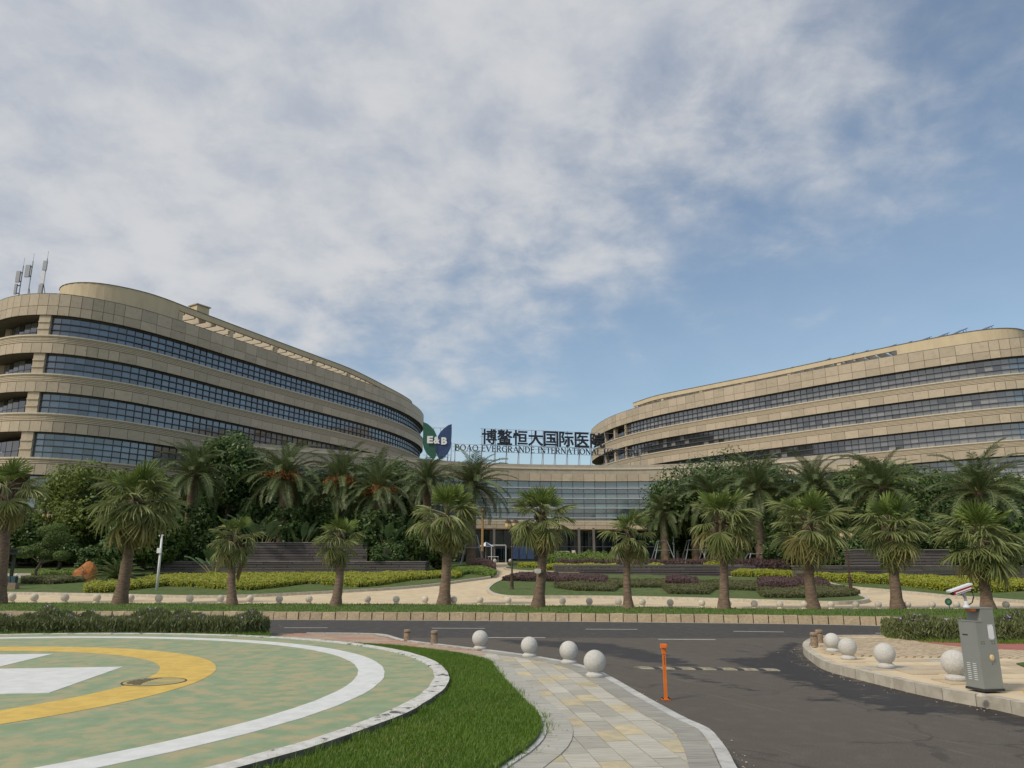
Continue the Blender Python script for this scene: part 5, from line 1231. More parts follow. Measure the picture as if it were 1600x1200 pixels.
DP = [('date palm behind the tall leaning fan palm, next to the round tree', 303, 738, 64, 58, 0), ('date palm with big orange fruit clusters, left of centre', 446, 742, 66, 62, 1), ('date palm with small orange fruit clusters, above the short fan palm', 532, 752, 67, 58, 1),
      ('date palm with drooping fronds, third of the fruiting trio', 592, 764, 66, 56, 1), ('small date palm half hidden left of the tall full fan palm', 668, 752, 74, 46, 0), ('tallest date palm at the left side of the entrance', 738, 756, 78, 56, 0),
      ('slim date palm at the right side of the entrance', 1036, 800, 82, 40, 0), ('date palm behind the supports right of the entrance', 1084, 790, 82, 42, 0), ('date palm behind the tall fan palm at the middle purple block', 1112, 775, 80, 46, 0), ('date palm with arching fronds between two right hand fan palms', 1182, 762, 68, 60, 0),
      ('date palm towering behind the broad fan palm', 1272, 764, 66, 62, 0), ('dark date palm behind the palm right of the lamp', 1378, 760, 62, 64, 0), ('date palm near the right picture edge', 1530, 768, 60, 74, 0)]
dpb = [date_palm(a[0], a[1], a[2], a[3], a[4], 40+i, 54, a[5], .36 if a[3] < 75 else .42) for i, a in enumerate(DP)]

# ------------------------------------------------------------------ broadleaf trees
def crown_np(seed, nl, lobes, leaf, flat=.8):
    r_ = np.random.default_rng(seed); cen = []
    for i in range(lobes):
        d = r_.normal(size=3); d /= np.linalg.norm(d); d[2] = d[2]*flat; cen.append(d*r_.uniform(.40, .80))
    cen = np.array(cen); rad = r_.uniform(.24, .40, lobes); k = r_.integers(0, lobes, nl)
    d = r_.normal(size=(nl, 3)); d /= np.linalg.norm(d, axis=1)[:, None]
    rr = rad[k]*(.55+.45*r_.random(nl)**.5)*(1+.12*np.sin(d[:, 0]*7+d[:, 1]*9)); p = cen[k]+d*rr[:, None]*np.array([1, 1, .75])
    return p, d, leaf
def crown_mesh(seed, nl, lobes, leaf, mat_, scale_):
    p, d, lf = crown_np(seed, nl, lobes, leaf); d2 = d.copy(); d2[:, 2] += .35; V, Fq = leaf_quads(p*np.array(scale_), d2, leaf, .55, .8, seed)
    p2, d3, _ = crown_np(seed, 1, lobes, leaf)
    return np_mesh('crown', V, Fq, [mat_])
CR = {}
def tree(label, px, top_y, bot_y, half_px, y, kind, seed, name='garden_tree', cat='tree', nl=11000, lobes=34):
    r_ = random.Random(seed); tp = atd(px, top_y, y); bt = atd(px, bot_y, y); rz = (tp.z-bt.z)/2*1.12; rx = half_px*y/FPX; b_ = Vector((tp.x, y, T(y)+.03)); cz = (tp.z+bt.z)/2-b_.z
    key = (kind, seed % 3, nl, round(rx/2), round(rz/2))
    if key not in CR:
        CR[key] = crown_mesh(seed, nl, lobes, .30 if nl > 5000 else .21, M[kind], (rx, rx, rz)); CR[key]['rx'] = rx; CR[key]['rz'] = rz
    me = CR[key]
    t_ = thing(name, label, cat, tuple(b_), 'trees and shrubs of the garden')
    q = MB(); q.tube([(0, 0, -.1), (.05, 0, cz*.35), (-.05, .05, cz*.7), (0, 0, cz)], [.22, .17, .13, .07], 8)
    for i in range(7):
        a = r_.uniform(0, 6.28); e = r_.uniform(.4, .75); q.tube([(0, 0, cz*r_.uniform(.5, .8)), (rx*.35*math.cos(a), rx*.35*math.sin(a), cz), (rx*e*math.cos(a), rx*e*math.sin(a), cz+rz*r_.uniform(-.2, .5))], [.10, .07, .03], 6)
    link('trunk', mesh('trunk', q, M['bark']), t_)
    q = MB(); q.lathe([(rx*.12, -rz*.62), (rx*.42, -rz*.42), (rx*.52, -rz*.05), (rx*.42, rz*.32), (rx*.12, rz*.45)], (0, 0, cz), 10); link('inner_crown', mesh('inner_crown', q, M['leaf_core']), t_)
    link('crown', me, t_, (0, 0, cz), (0, 0, r_.uniform(0, 6.28)), (rx/me['rx'], rx/me['rx'], rz/me['rz'])); return t_
TR = [('tall round dark tree rising above the date palms on the left', 366, 668, 800, 56, 72, 'leaf_dark'), ('bright green bushy tree left of the leaning fan palm', 155, 712, 870, 72, 66, 'leaf_lime'),
      ('dark tree directly behind the leaning fan palm', 240, 730, 890, 70, 70, 'leaf_mid'), ('dark tree at the left edge of the garden', 40, 790, 885, 60, 74, 'leaf_dark'),
      ('dark tree between the round tree and the fruiting palms', 440, 722, 860, 60, 76, 'leaf_dark'), ('dark tree filling the space behind the fruiting trio', 560, 712, 870, 66, 78, 'leaf_dark'),
      ('thin dark tree touching the end of the left wing', 622, 716, 850, 40, 80, 'leaf_dark'), ('dark spreading tree right of the entrance hall', 1085, 712, 850, 72, 86, 'leaf_dark'),
      ('dark tree crown between the entrance and the right wing', 1150, 706, 860, 70, 84, 'leaf_dark'), ('dark tree behind the arching date palm', 1225, 728, 870, 70, 78, 'leaf_dark'),
      ('dark tree under the sunlit front of the right wing', 1310, 732, 880, 66, 76, 'leaf_dark'), ('tall ragged tree with a leader shoot, right side', 1372, 712, 860, 62, 74, 'leaf_mid'),
      ('broad dark tree behind the two right hand palms', 1450, 730, 880, 80, 74, 'leaf_dark'), ('dark round tree near the right picture edge', 1548, 716, 880, 70, 76, 'leaf_mid'), ('dark tree at the right picture edge', 1630, 726, 900, 70, 72, 'leaf_dark')]
TR += [('dark tree behind the first date palm, left', 300, 728, 880, 60, 73, 'leaf_dark'), ('dark tree behind the fruiting palm with the big clusters', 500, 730, 880, 66, 79, 'leaf_dark'), ('dark tree left of the tallest date palm', 625, 735, 890, 46, 84, 'leaf_dark'), ('dark tree filling the gap left of the round tree', 410, 730, 880, 60, 79, 'leaf_dark'),
       ('dark tree at the right end of the entrance glazing', 1042, 745, 880, 34, 88, 'leaf_dark'), ('dark tree behind the tall middle fan palm', 1120, 745, 890, 60, 88, 'leaf_dark'), ('dark tree filling the row right of the arching date palm', 1265, 736, 890, 60, 82, 'leaf_mid'), ('dark tree filling the row behind the lamp', 1330, 728, 890, 60, 80, 'leaf_dark'),
       ('dark tree between the ragged tree and the broad tree', 1415, 728, 890, 56, 79, 'leaf_dark'), ('dark tree filling the row at far right', 1500, 734, 890, 60, 79, 'leaf_dark'), ('dark tree behind the bright green bushy tree', 190, 735, 880, 60, 76, 'leaf_dark')]
for i, a in enumerate(TR): tree(a[0], a[1], a[2]-(12 if a[1] > 1140 or 400 < a[1] < 640 else 6), a[3]+10, a[4]*1.15, a[5], a[6], 60+i, nl=17000, lobes=52)
def tree2(*a, **k): return tree(*a, name='shrub', cat='shrub', nl=6500, lobes=28, **k)
SH = [(200, 800, 900, 42, 60, 'leaf_dark'), (255, 782, 900, 50, 61, 'leaf_mid'), (310, 778, 905, 52, 64.5, 'leaf_dark'), (395, 776, 870, 40, 67, 'leaf_dark'), (455, 782, 872, 46, 67, 'leaf_dark'), (520, 780, 872, 46, 68, 'leaf_dark'), (590, 784, 890, 50, 65, 'leaf_dark'),
      (650, 815, 898, 42, 66, 'leaf_mid'), (610, 840, 900, 34, 62.5, 'leaf_dark'), (690, 825, 898, 36, 68, 'hedge_dark'), (1170, 820, 898, 44, 70, 'hedge_dark'), (1225, 830, 900, 44, 66, 'leaf_dark'), (1290, 820, 905, 46, 62, 'leaf_dark'), (1345, 815, 905, 40, 60, 'leaf_dark'),
      (1430, 800, 880, 50, 61, 'leaf_dark'), (1510, 810, 895, 50, 59, 'leaf_dark'), (1590, 800, 900, 50, 58, 'leaf_dark'), (1090, 830, 885, 40, 88, 'leaf_dark'), (150, 850, 905, 30, 60, 'leaf_dark'), (100, 830, 885, 36, 62, 'leaf_dark')]
where = ['behind the white camera pole base', 'right of the white camera pole', 'left end of the stone terrace, behind', 'left above the upper terrace block', 'above the middle of the upper terrace block', 'right above the upper terrace block', 'right of the left terrace block, tall', 'left of the full fan palm, mid green',
         'low on the left terrace, round', 'twiggy, just behind the full fan palm', 'twiggy, behind the middle right palms', 'left of the broad right hand palm', 'left of the right hand street lamp', 'right of the right hand street lamp', 'above the right upper terrace block', 'between the two rightmost palms', 'at the right picture edge', 'far behind the palm supports', 'behind the orange boulder', 'behind the cloud pruned tree']
for i, a in enumerate(SH): tree2('dark leafy shrub '+where[i], *a, 90+i)

# paddle leaved plants
def paddle_leaf(seed):
    r_ = random.Random(seed); q = MB(); n = 9; prev = None
    q.tube([(0, 0, 0), (.05, 0, .9), (.12, 0, 1.5)], [.04, .03, .02], 5, 1)
    for i in range(n+1):
        t_ = i/n; x = .12+.45*t_*t_; z = 1.5+1.5*t_-.35*t_*t_; w = .26*math.sin(math.pi*min(1, t_*.92+.06))**.7
        a = [Vector((x+.04, -w, z-.05)), Vector((x, 0, z)), Vector((x+.04, w, z-.05))]
        if prev: q.add(prev+a, [(0, 3, 4, 1), (1, 4, 5, 2)], 0)
        prev = a
    return mesh('leaf', q, [M['paddle'], M['petiole']])
PL = [paddle_leaf(1), paddle_leaf(2)]
for i, (px, py, y, s_, lab) in enumerate([(338, 860, 58, 1.3, 'banana plant left of the short palm with the hanging dead leaf'), (408, 850, 64.5, 1.9, 'tall banana plant above the left terrace block'), (470, 856, 65, 1.5, 'banana plant at the middle of the upper terrace block'), (602, 862, 64, 1.5, 'banana plant right of the short palm at the terrace'), (640, 866, 66, 1.3, 'banana plant left of the full fan palm')]):
    c_ = atd(px, py, y); r_ = random.Random(200+i); b_ = Vector((c_.x, y, T(y)+(0 if y < 62 else 1.2))); t_ = thing('banana_plant', lab, 'plant', tuple(b_), 'banana plants in the garden')
    for k in range(11): link('leaf', PL[k % 2], t_, (0, 0, 0), (Matrix.Rotation(k*2.4+r_.uniform(-.3, .3), 3, 'Z') @ Matrix.Rotation(r_.uniform(.1, .85), 3, 'Y')).to_euler(), (s_*r_.uniform(.7, 1.05),)*3)

# cloud pruned tree, cycad, boulder
y = 56; b_ = atd(53, 908, y); b_ = Vector((b_.x, y, T(y)+.05)); t_ = thing('cloud_pruned_tree', 'small cloud pruned tree with clipped pads beside the orange boulder', 'tree', tuple(b_))
pads = [(42, 863, 17, 9), (70, 864, 14, 8), (60, 857, 13, 8), (78, 848, 15, 8), (92, 838, 18, 10), (78, 830, 18, 9), (98, 868, 12, 8), (90, 826, 14, 8)]
q = MB(); q.tube([(0, 0, -.1), (.05, 0, .7), (.35, .1, 1.4), (.8, .1, 2.2), (1.4, .1, 3.2)], [.12, .10, .09, .07, .04], 7)
for (px, py, a, c_) in pads:
    p_ = atd(px, py+4, y); q.tube([(.3, .05, 1.2), (p_.x-b_.x, .05, p_.z-b_.z)], [.05, .03], 5)
link('trunk', mesh('trunk', q, M['bark']), t_)
for i, (px, py, a, c_) in enumerate(pads):
    p_ = atd(px, py, y); rx = a*y/FPX; rz = c_*y/FPX; r_ = np.random.default_rng(300+i); d = r_.normal(size=(1500, 3)); d /= np.linalg.norm(d, axis=1)[:, None]
    V, Fq = leaf_quads(d*np.array([rx, rx*.9, rz]), d+np.array([0, 0, .3]), .10, .5, .7, i); link('foliage_pad', np_mesh('foliage_pad', V, Fq, [M['leaf_mid']]), t_, (p_.x-b_.x, r_.uniform(-.3, .3), p_.z-b_.z))
y = 55; c_ = atd(132, 904, y); t_ = thing('boulder', 'orange painted boulder among dark bushes on the left', 'boulder', (c_.x, y, T(y)))
bm = bmesh.new(); bmesh.ops.create_icosphere(bm, subdivisions=3, radius=1)
for v_ in bm.verts:
    d = v_.co.copy(); k = 1+.10*math.sin(d.x*3+1)*math.cos(d.y*4)+.06*math.sin(d.z*7+d.x*5)+random.uniform(-.015, .015)
    v_.co = Vector((d.x*.86*k, d.y*.7*k, max(-.2, d.z)*1.12*k+(-.35*d.x*(d.z > 0)*0+.18*d.x)))
me = bpy.data.meshes.new('boulder'); bm.to_mesh(me); bm.free(); me.materials.append(M['boulder']); link('stone', me, t_, (0, 0, .1))
q = MB()
for (x, z, a) in ((.1, .95, .9), (.16, .72, -.9), (.08, .55, .6)): q.box((x, -.60, z), (.20, .10, .05), M=Matrix.Rotation(a, 3, 'Y'))
o = link('carved_stroke', mesh('carved_stroke', q, M['brown_stone']), t_)
y = 50; b_ = atd(181, 918, y); b_ = Vector((b_.x, y, T(y)+.05)); t_ = thing('cycad', 'low dark cycad rosette at the foot of the leaning fan palm', 'plant', tuple(b_))
q = MB(); q.lathe([(.2, -.1), (.25, .2), (.15, .5)], (0, 0, 0), 10); link('trunk', mesh('trunk', q, M['bark']), t_); CY = mesh('frond', date_frond(77, 1.6, 1.2, 36, .035, .20), [M['leaf_dark'], M['petiole']])
for i in range(44):
    link('frond', CY, t_, (0, 0, .45), (Matrix.Rotation(i*2.4, 3, 'Z') @ Matrix.Rotation(-R(80-70*(i/43)), 3, 'Y')).to_euler(), (random.uniform(.9, 1.15),)*3)

# ------------------------------------------------------------------ bollards
ORD = ['first', 'second', 'third', 'fourth', 'fifth', 'sixth', 'seventh', 'eighth', 'ninth', 'tenth', 'eleventh', 'twelfth', 'thirteenth', 'fourteenth', 'fifteenth', 'sixteenth', 'seventeenth', 'eighteenth', 'nineteenth', 'twentieth']
ORD += ['twenty-'+o_ for o_ in ORD[:9]]+['thirtieth']+['thirty-'+o_ for o_ in ORD[:9]]
def ball(name, label, loc, dia, mt, group):
    t_ = thing(name, label, 'bollard', loc, group)
    q = MB(); n = 14; prof = [(dia/2*math.cos(a)+1e-4, dia/2*math.sin(a)) for a in np.linspace(-math.pi/2, math.pi/2, n)]
    q.lathe(prof, (0, 0, dia*.5+.045), 28); o = link('ball', mesh('ball', q, mt, smooth=True), t_)
    q = MB(); q.lathe([(dia*.40, 0), (dia*.42, .015), (dia*.42, .035), (dia*.34, .055), (dia*.24, .085)], (0, 0, 0), 28); link('base', mesh('base', q, mt, smooth=False), t_)
    return t_
b0 = None
nearL = [(750, 1016.5, 24.5), (827, 1028, 25.5), (889, 1038.5, 28.5), (930, 1059.5, 34)]
nm = ['farthest of the four white ball bollards on the left walk', 'second farthest white ball bollard on the left walk', 'third white ball bollard on the left walk', 'nearest white ball bollard on the left walk']
for i, (px, py, dp) in enumerate(nearL):
    p_ = P(px, py-2.0, .12); f_ = p_.y*cs; dia = dp*f_/FPX
    if b0 is None: b0 = ball('ball_bollard', nm[i], tuple(p_), dia, M['ball_stone'], 'white ball bollards beside the side road'); d0 = dia
    else: dup(b0, tuple(p_), .5*i, nm[i], dia/d0)
nm = ['farthest white ball bollard on the right island, beside the stone posts', 'second white ball bollard on the right island', 'third white ball bollard on the right island', 'white ball bollard on the right island next to the grey cabinet']
for i, (px, py, dp) in enumerate([(1301.5, 1020, 23.5), (1326, 1032, 27), (1384.5, 1045, 31), (1495, 1064.5, 38)]):
    p_ = P(px, py-2.2, .135); dia = dp*p_.y*cs/FPX*1.0; dup(b0, tuple(p_), i, nm[i], dia/d0)
farx = [4.5, 17.5, 52.5, 100.5, 150.5, 203, 247.5, 296, 344, 390, 436, 482.5, 527, 574, 619, 664, 709, 750, 794, 836, 879, 921, 966.5, 1004, 1047.5, 1097, 1138, 1179, 1219, 1257.5, 1299, 1338, 1373, 1419, 1457.5, 1496, 1573.5]
fb_ = None
for i, px in enumerate(farx):
    py = float(np.interp(px, [a for a, _ in row_px], [b_ for _, b_ in row_px])); p_ = G(px, py-.6); p_.z = .235
    dia = float(np.interp(px, [0, 300, 600, 1600], [12.4, 11.4, 10.7, 10.3]))*p_.y*cs/FPX
    lab = 'small stone ball bollard on the promenade edge, %s from the left' % ORD[i]
    if fb_ is None: fb_ = ball('stone_ball', lab, tuple(p_), dia, M['ball_tan'], 'row of stone balls along the promenade'); df = dia
    else: dup(fb_, tuple(p_), i*.7, lab, dia/df)
sb = None
for i, (px, py, h, lab) in enumerate([(636, 1001, .235, 'left one of two short brown stone posts near the helipad'), (678.5, 1006, .27, 'right one of two short brown stone posts near the helipad'), (1273, 1010, .27, 'front brown stone post at the tip of the right island'), (1281, 1004, .26, 'rear brown stone post at the tip of the right island')]):
    p_ = P(px, py, .12 if i < 2 else .14)
    if sb is None:
        sb = thing('stone_post', lab, 'bollard', tuple(p_), 'short brown stone posts')
        q = MB(); q.lathe([(.072, 0), (.075, .165)], (0, 0, 0), 16); link('shaft', mesh('shaft', q, M['brown_stone']), sb)
        q = MB(); q.lathe([(.060, .165), (.060, .185)], (0, 0, 0), 16); link('groove', mesh('groove', q, M['joint']), sb)
        q = MB(); q.lathe([(.076, .185), (.078, .22), (.06, .235)], (0, 0, 0), 16); link('head', mesh('head', q, M['brown_stone']), sb)
    else: dup(sb, tuple(p_), i, lab, (1, 1, h/.235))

# ------------------------------------------------------------------ orange post, speed bump, cabinet, camera
p_ = P(1040.5, 1094, 0); t_ = thing('parking_post', 'orange folding parking post standing on the side road', 'bollard', tuple(p_)); 
q = MB(); q.box((0, 0, .01), (.105, .105, .012)); link('base_plate', mesh('base_plate', q, M['orange_paint']), t_)
q = MB()
for sx in (-1, 1): q.box((sx*.015, 0, .32), (.007, .042, .62))
q.box((0, .016, .32), (.023, .007, .62)); q.box((0, -.016, .30), (.023, .007, .58)); link('post', mesh('post', q, M['orange_paint']), t_)
q = MB(); q.box((0, 0, .60), (.050, .055, .075)); q.box((0, 0, .66), (.080, .075, .05)); q.box((0, -.05, .655), (.05, .03, .03)); link('head', mesh('head', q, M['orange_paint']), t_)
for k in range(5):
    q = MB(); q.lathe([(.006, -.002), (.006, .002)], (0, 0, 0), 8); link('bolt_hole', mesh('bolt_hole', q, M['dark_metal']), t_, (0, -.022, .53-.022*k), (R(90), 0, 0))
for sx, sy in ((-1, -1), (1, -1), (-1, 1), (1, 1)):
    q = MB(); q.lathe([(.01, 0), (.01, .018), (.004, .022)], (0, 0, 0), 6); link('bolt', mesh('bolt', q, M['dark_metal']), t_, (sx*.042, sy*.042, .012))
a = P(998, 1044, 0); b_ = P(1208, 1047, 0); d = (b_-a); Lb = d.length; d.normalize(); az = math.atan2(d.y, d.x)
t_ = thing('speed_bump', 'worn black and yellow rubber speed bump across the side road', 'speed bump', tuple((a+b_)/2), rz=az)
nb = 13; wb = Lb/nb
for k in range(nb):
    q = MB(); x0, x1 = -Lb/2+k*wb+.004+(.03 if k % 2 else -.03), -Lb/2+(k+1)*wb-.004+(-.03 if k % 2 else .03); sh = .07
    prof = [(-.13, 0), (-.10, .014), (-.04, .024), (.04, .024), (.10, .014), (.13, 0)]
    vs = [(x0-sh*p[0]/.13, p[0], p[1]+.001) for p in prof]+[(x1-sh*p[0]/.13, p[0], p[1]+.001) for p in prof]; fs = [(i, i+6, i+7, i+1) for i in range(5)]+[(0, 1, 2, 3, 4, 5), (11, 10, 9, 8, 7, 6), (0, 5, 11, 6)]
    q.add(vs, fs); link('rubber_block', mesh('rubber_block', q, M['rubber_yellow'] if k % 2 == 0 else M['rubber_black']), t_)
# cabinet
cl_ = P(1539, 1081, .14); cr_ = P(1569, 1080, .14); w = (cr_-cl_).length; ax = math.atan2(cr_.y-cl_.y, cr_.x-cl_.x)
t_ = thing('barrier_cabinet', 'grey steel gate cabinet with notched top and white sticker', 'cabinet', tuple(cl_), rz=ax)
zt = 1.0; zl = .835; dpth = .30
def cb(name, x0, x1, y0, y1, z0, z1, mt, par=None):
    q = MB(); q.box(((x0+x1)/2, (y0+y1)/2, (z0+z1)/2), (x1-x0, y1-y0, z1-z0)); return link(name, mesh(name, q, M[mt]), par or t_)
cb('plinth', -.01, w+.01, -.01, dpth+.01, 0, .03, 'dark_metal')
cb('body', 0, w, 0, dpth, .03, zl, 'grey_metal')
cb('upper_body', .09, w, 0, dpth-.06, zl, zt-.004, 'grey_metal'); cb('top_plate', -.06, w+.004, -.004, dpth-.05, zt-.004, zt+.01, 'grey_metal')
cb('ledge', -.006, .09, -.006, dpth+.006, zl, zl+.012, 'grey_metal'); cb('orange_tab', -.02, .06, .03, .12, zt-.035, zt-.006, 'orange_paint')
st_ = cb('notice', .165, .245, -.004, 0, .62, .80, 'white_paint')
for (x, z) in ((.172, .63), (.238, .63), (.172, .79), (.238, .79)): cb('screw', x-.004, x+.004, -.007, -.004, z-.004, z+.004, 'dark_metal', st_)
q = MB(); q.lathe([(.030, 0), (.030, .012), (.018, .02)], (0, 0, 0), 16); link('lock_cover', mesh('lock_cover', q, M['lamp_glass']), t_, (.165, 0, .40), (R(90), 0, 0), (1, 1.3, 1))
q = MB(); q.lathe([(.006, 0), (.006, .004)], (0, 0, 0), 8); link('key_hole', mesh('key_hole', q, M['dark_metal']), t_, (.165, 0, .325), (R(90), 0, 0))
for gx_ in (.05, .085, .20, .235):
    for gz in (.57, .595): q = MB(); q.lathe([(.006, 0), (.006, .003)], (0, 0, 0), 6); link('bolt_hole', mesh('bolt_hole', q, M['dark_metal']), t_, (gx_, 0, gz), (R(90), 0, 0))
for col in range(2):
    for k in range(9):
        q = MB(); q.box((-.001, .11+col*.10, .13+k*.024), (.006, .055, .007)); link('vent_slot', mesh('vent_slot', q, M['white_paint']), t_)
cb('plaque', -.003, 0, .16, .25, .66, .675, 'dark_metal')
zc0 = cl_.z+zt+.01
ccx = P(1512, 1080, .14)
t2 = thing('security_camera', 'white and red security camera on a bracket on the grey cabinet', 'camera', (cl_.x-.03, cl_.y+.10, zc0))
q = MB(); q.lathe([(.045, 0), (.045, .015), (.028, .02), (.028, .07), (.02, .075)], (0, 0, 0), 14); link('foot', mesh('foot', q, M['white_paint']), t2)
q = MB(); q.tube([(0, 0, .06), (.0, 0, .12), (-.03, 0, .175)], [.022, .018, .02], 8); q.box((-.02, 0, .165), (.05, .045, .03)); link('arm', mesh('arm', q, M['sign_steel']), t2)
Mc = Matrix.Rotation(R(-18), 3, 'Y')
q = MB(); q.box((-.045, 0, .215), (.25, .085, .045), M=Mc); link('housing', mesh('housing', q, M['red_plastic']), t2)
q = MB(); q.box((-.062, 0, .245), (.315, .10, .022), M=Mc); link('hood', mesh('hood', q, M['white_paint']), t2)
q = MB(); q.box((-.035, -.045, .210), (.22, .006, .014), M=Mc); q.box((-.04, 0, .187), (.22, .08, .010), M=Mc); link('trim', mesh('trim', q, M['white_paint']), t2)
q = MB(); q.lathe([(.028, 0), (.028, .01)], (0, 0, 0), 14); link('lens', mesh('lens', q, M['dark_metal']), t2, (-.165, 0, .178), (0, R(-108), 0))
q = MB(); q.tube([(.07, 0, .235), (.10, 0, .20), (.11, 0, .13), (.08, 0, .06), (.03, 0, .03)], .008, 6); link('cable', mesh('cable', q, M['rubber_black'], smooth=True), t2)
p_ = P(1533, 1088, .145); t_ = thing('kerb_lamp', 'small pale stone chip lying on the right island kerb', 'stone', tuple(p_)); t_.name = 'stone_chip'
q = MB(); q.lathe([(.05, 0), (.045, .012), (.02, .03), (.006, .038)], (0, 0, 0), 7); link('chip', mesh('chip', q, M['kerb_tan']), t_)
r_ = np.random.default_rng(44); q = MB()
for k in range(700):                    # grit and dead leaves gathered along the kerbs and on the walk
    if k < 330: u_ = r_.uniform(SW.near(1.2, 11.6), SW.L-6); a_ = SW.at(u_, -sgn*(.03+abs(r_.normal())*.12)); z_ = .004
    elif k < 560: u_ = r_.uniform(1, IC.L-4); a_ = IC.at(u_, -si*(.03+abs(r_.normal())*.15)); z_ = .004
    else: u_ = r_.uniform(1, LE.L-2); a_ = LE.at(u_, sl*(.06+abs(r_.normal())*.14)); z_ = .128
    s_ = r_.uniform(.006, .018); q.box((a_[0], a_[1], z_+s_*.2), (s_, s_*r_.uniform(.5, 1), s_*.4), r_.uniform(0, 3))
o = part('grit', q, M['kerb_tan']); o['kind'] = 'stuff'
# green plate in the verge grass
g_ = G(1470, 954); t_ = thing('lawn_sign', 'small round green sign on a stake in the verge grass', 'sign', (g_.x, g_.y-.6, .235))
q = MB(); q.tube([(.03, 0, 0), (0, 0, .2)], .018, 5); link('stake', mesh('stake', q, M['green_plate']), t_)
q = MB(); q.lathe([(.13, -.012), (.13, .012)], (0, 0, 0), 20); dsk = link('disc', mesh('disc', q, M['green_plate']), t_, (0, 0, .28), (R(90), 0, .0))
for k, z_ in enumerate((.31, .275, .245)):
    q = MB(); q.box((0, -.014, z_), (.13-.02*k, .004, .014)); link('line', mesh('line', q, M['kerb_tan']), t_)

# ------------------------------------------------------------------ poles, lamps, supports
def cam_pole(label, base_px, top_px, y=None):
    b_ = G(*base_px) if y is None else None
    if b_ is None: q_ = atd(base_px[0], base_px[1], y); b_ = Vector((q_.x, y, q_.z))
    tp = atd(top_px[0], top_px[1], b_.y); h = tp.z-b_.z; dx = tp.x-b_.x; k = h/3.0
    t_ = thing('camera_pole', label, 'pole', tuple(b_), 'white camera poles')
    q = MB(); q.tube([(0, 0, -.05), (dx*.5, 0, h*.5), (dx*.98, 0, h*.95)], [.055*k+.02, .05*k+.015, .04*k+.01], 10); link('pole', mesh('pole', q, M['white_paint'], smooth=True), t_)
    q = MB(); q.box((dx*.7-.03, -.08, h*.70), (.22*k, .14, .26*k)); link('junction_box', mesh('junction_box', q, M['white_paint']), t_)
    q = MB(); q.box((dx, 0, h*.965), (.17*k, .10, .05*k)); q.box((dx-.09*k, -.02, h*.955), (.07*k, .18, .07*k)); link('camera_head', mesh('camera_head', q, M['white_paint']), t_)
    q = MB(); q.tube([(dx, 0, h*.96), (dx, 0, h*1.03)], .006, 4); link('rod', mesh('rod', q, M['sign_steel']), t_)
cam_pole('white camera pole leaning on the left lawn before the lime hedge', (244.5, 925), (253.5, 833))
cam_pole('distant white camera pole between the palm supports', (1054, 877), (1052, 838), 84)
def street_lamp(label, bx_, by_, ty_, arms=4, lean=0, y=None):
    b_ = G(bx_, by_); tp = atd(bx_, ty_, b_.y); h = tp.z-b_.z
    t_ = thing('street_lamp', label, 'street lamp', tuple(b_), 'bronze garden lamps')
    q = MB(); q.lathe([(.14, -.05), (.14, .12), (.10, .18), (.09, .9), (.12, .95), (.07, 1.0), (.05, 1.1)], (0, 0, 0), 10); link('base', mesh('base', q, M['bronze']), t_)
    q = MB(); q.tube([(0, 0, 1.0), (0, 0, h*.92)], [.05, .035], 8); q.lathe([(.06, h*.6), (.07, h*.61), (.05, h*.62)], (0, 0, 0), 8); link('pole', mesh('pole', q, M['bronze']), t_)
    for k in range(arms):
        a = 2*math.pi*k/arms+.5; dx, dy = math.cos(a)*.32, math.sin(a)*.32
        q = MB(); q.tube([(0, 0, h*.86), (dx*.6, dy*.6, h*.835), (dx, dy, h*.875)], .018, 5); link('arm', mesh('arm', q, M['bronze']), t_)
        q = MB(); q.lathe([(.05, h*.88), (.12, h*.90), (.13, h*.94), (.10, h*.955)], (dx, dy, 0), 10); ln_ = link('lantern', mesh('lantern', q, M['lamp_glass']), t_)
        q = MB(); q.lathe([(.17, h*.955), (.12, h*.97), (.04, h*1.0), (.01, h*1.02)], (dx, dy, 0), 10); link('lantern_cap', mesh('lantern_cap', q, M['bronze']), ln_)
    return t_
street_lamp('right hand bronze street lamp with cream lanterns on the lawn tip', 1330.5, 930, 828)
street_lamp('centre bronze street lamp at the fork of the path', 800, 923, 812)
street_lamp('left bronze street lamp half hidden by the edge palm', 63, 897, 798)
def support(label, px, y, h=2.6, spread=1.15):
    c_ = atd(px, 880, y); b_ = Vector((c_.x, y, T(y)+.05)); t_ = thing('tree_support', label, 'tree support', tuple(b_), 'steel supports propping the palms')
    for sx, sy in ((-1, -1), (1, -1), (1, 1), (-1, 1)):
        q = MB(); q.tube([(sx*.42, sy*.42, h), (sx*spread, sy*spread, 0)], .045, 6); link('leg', mesh('leg', q, M['sign_steel']), t_)
    q = MB(); f_ = .58; e = .42+(spread-.42)*(1-f_)
    for z_, e_ in ((h*f_, e), (h-.05, .42)):
        for (a, b2) in (((-1, -1), (1, -1)), ((1, -1), (1, 1)), ((1, 1), (-1, 1)), ((-1, 1), (-1, -1))): q.tube([(a[0]*e_, a[1]*e_, z_), (b2[0]*e_, b2[1]*e_, z_)], .04, 6)
    link('brace_ring', mesh('brace_ring', q, M['sign_steel']), t_)
for px, y, lab, h in ((1036, 82, 'steel frame propping the slim date palm right of the entrance', 2.4), (1084, 82, 'steel frame propping the second date palm right of the entrance', 2.5), (1112, 80, 'steel frame propping the thick date palm trunk right of the entrance', 2.6), (738, 78, 'steel frame propping the tallest date palm left of the entrance', 3.0), (1180, 68, 'steel frame propping the date palm among the right shrubs', 1.5), (594, 66, 'steel frame half hidden in shrubs above the left terrace', 2.4)): support(lab, px, y, h)
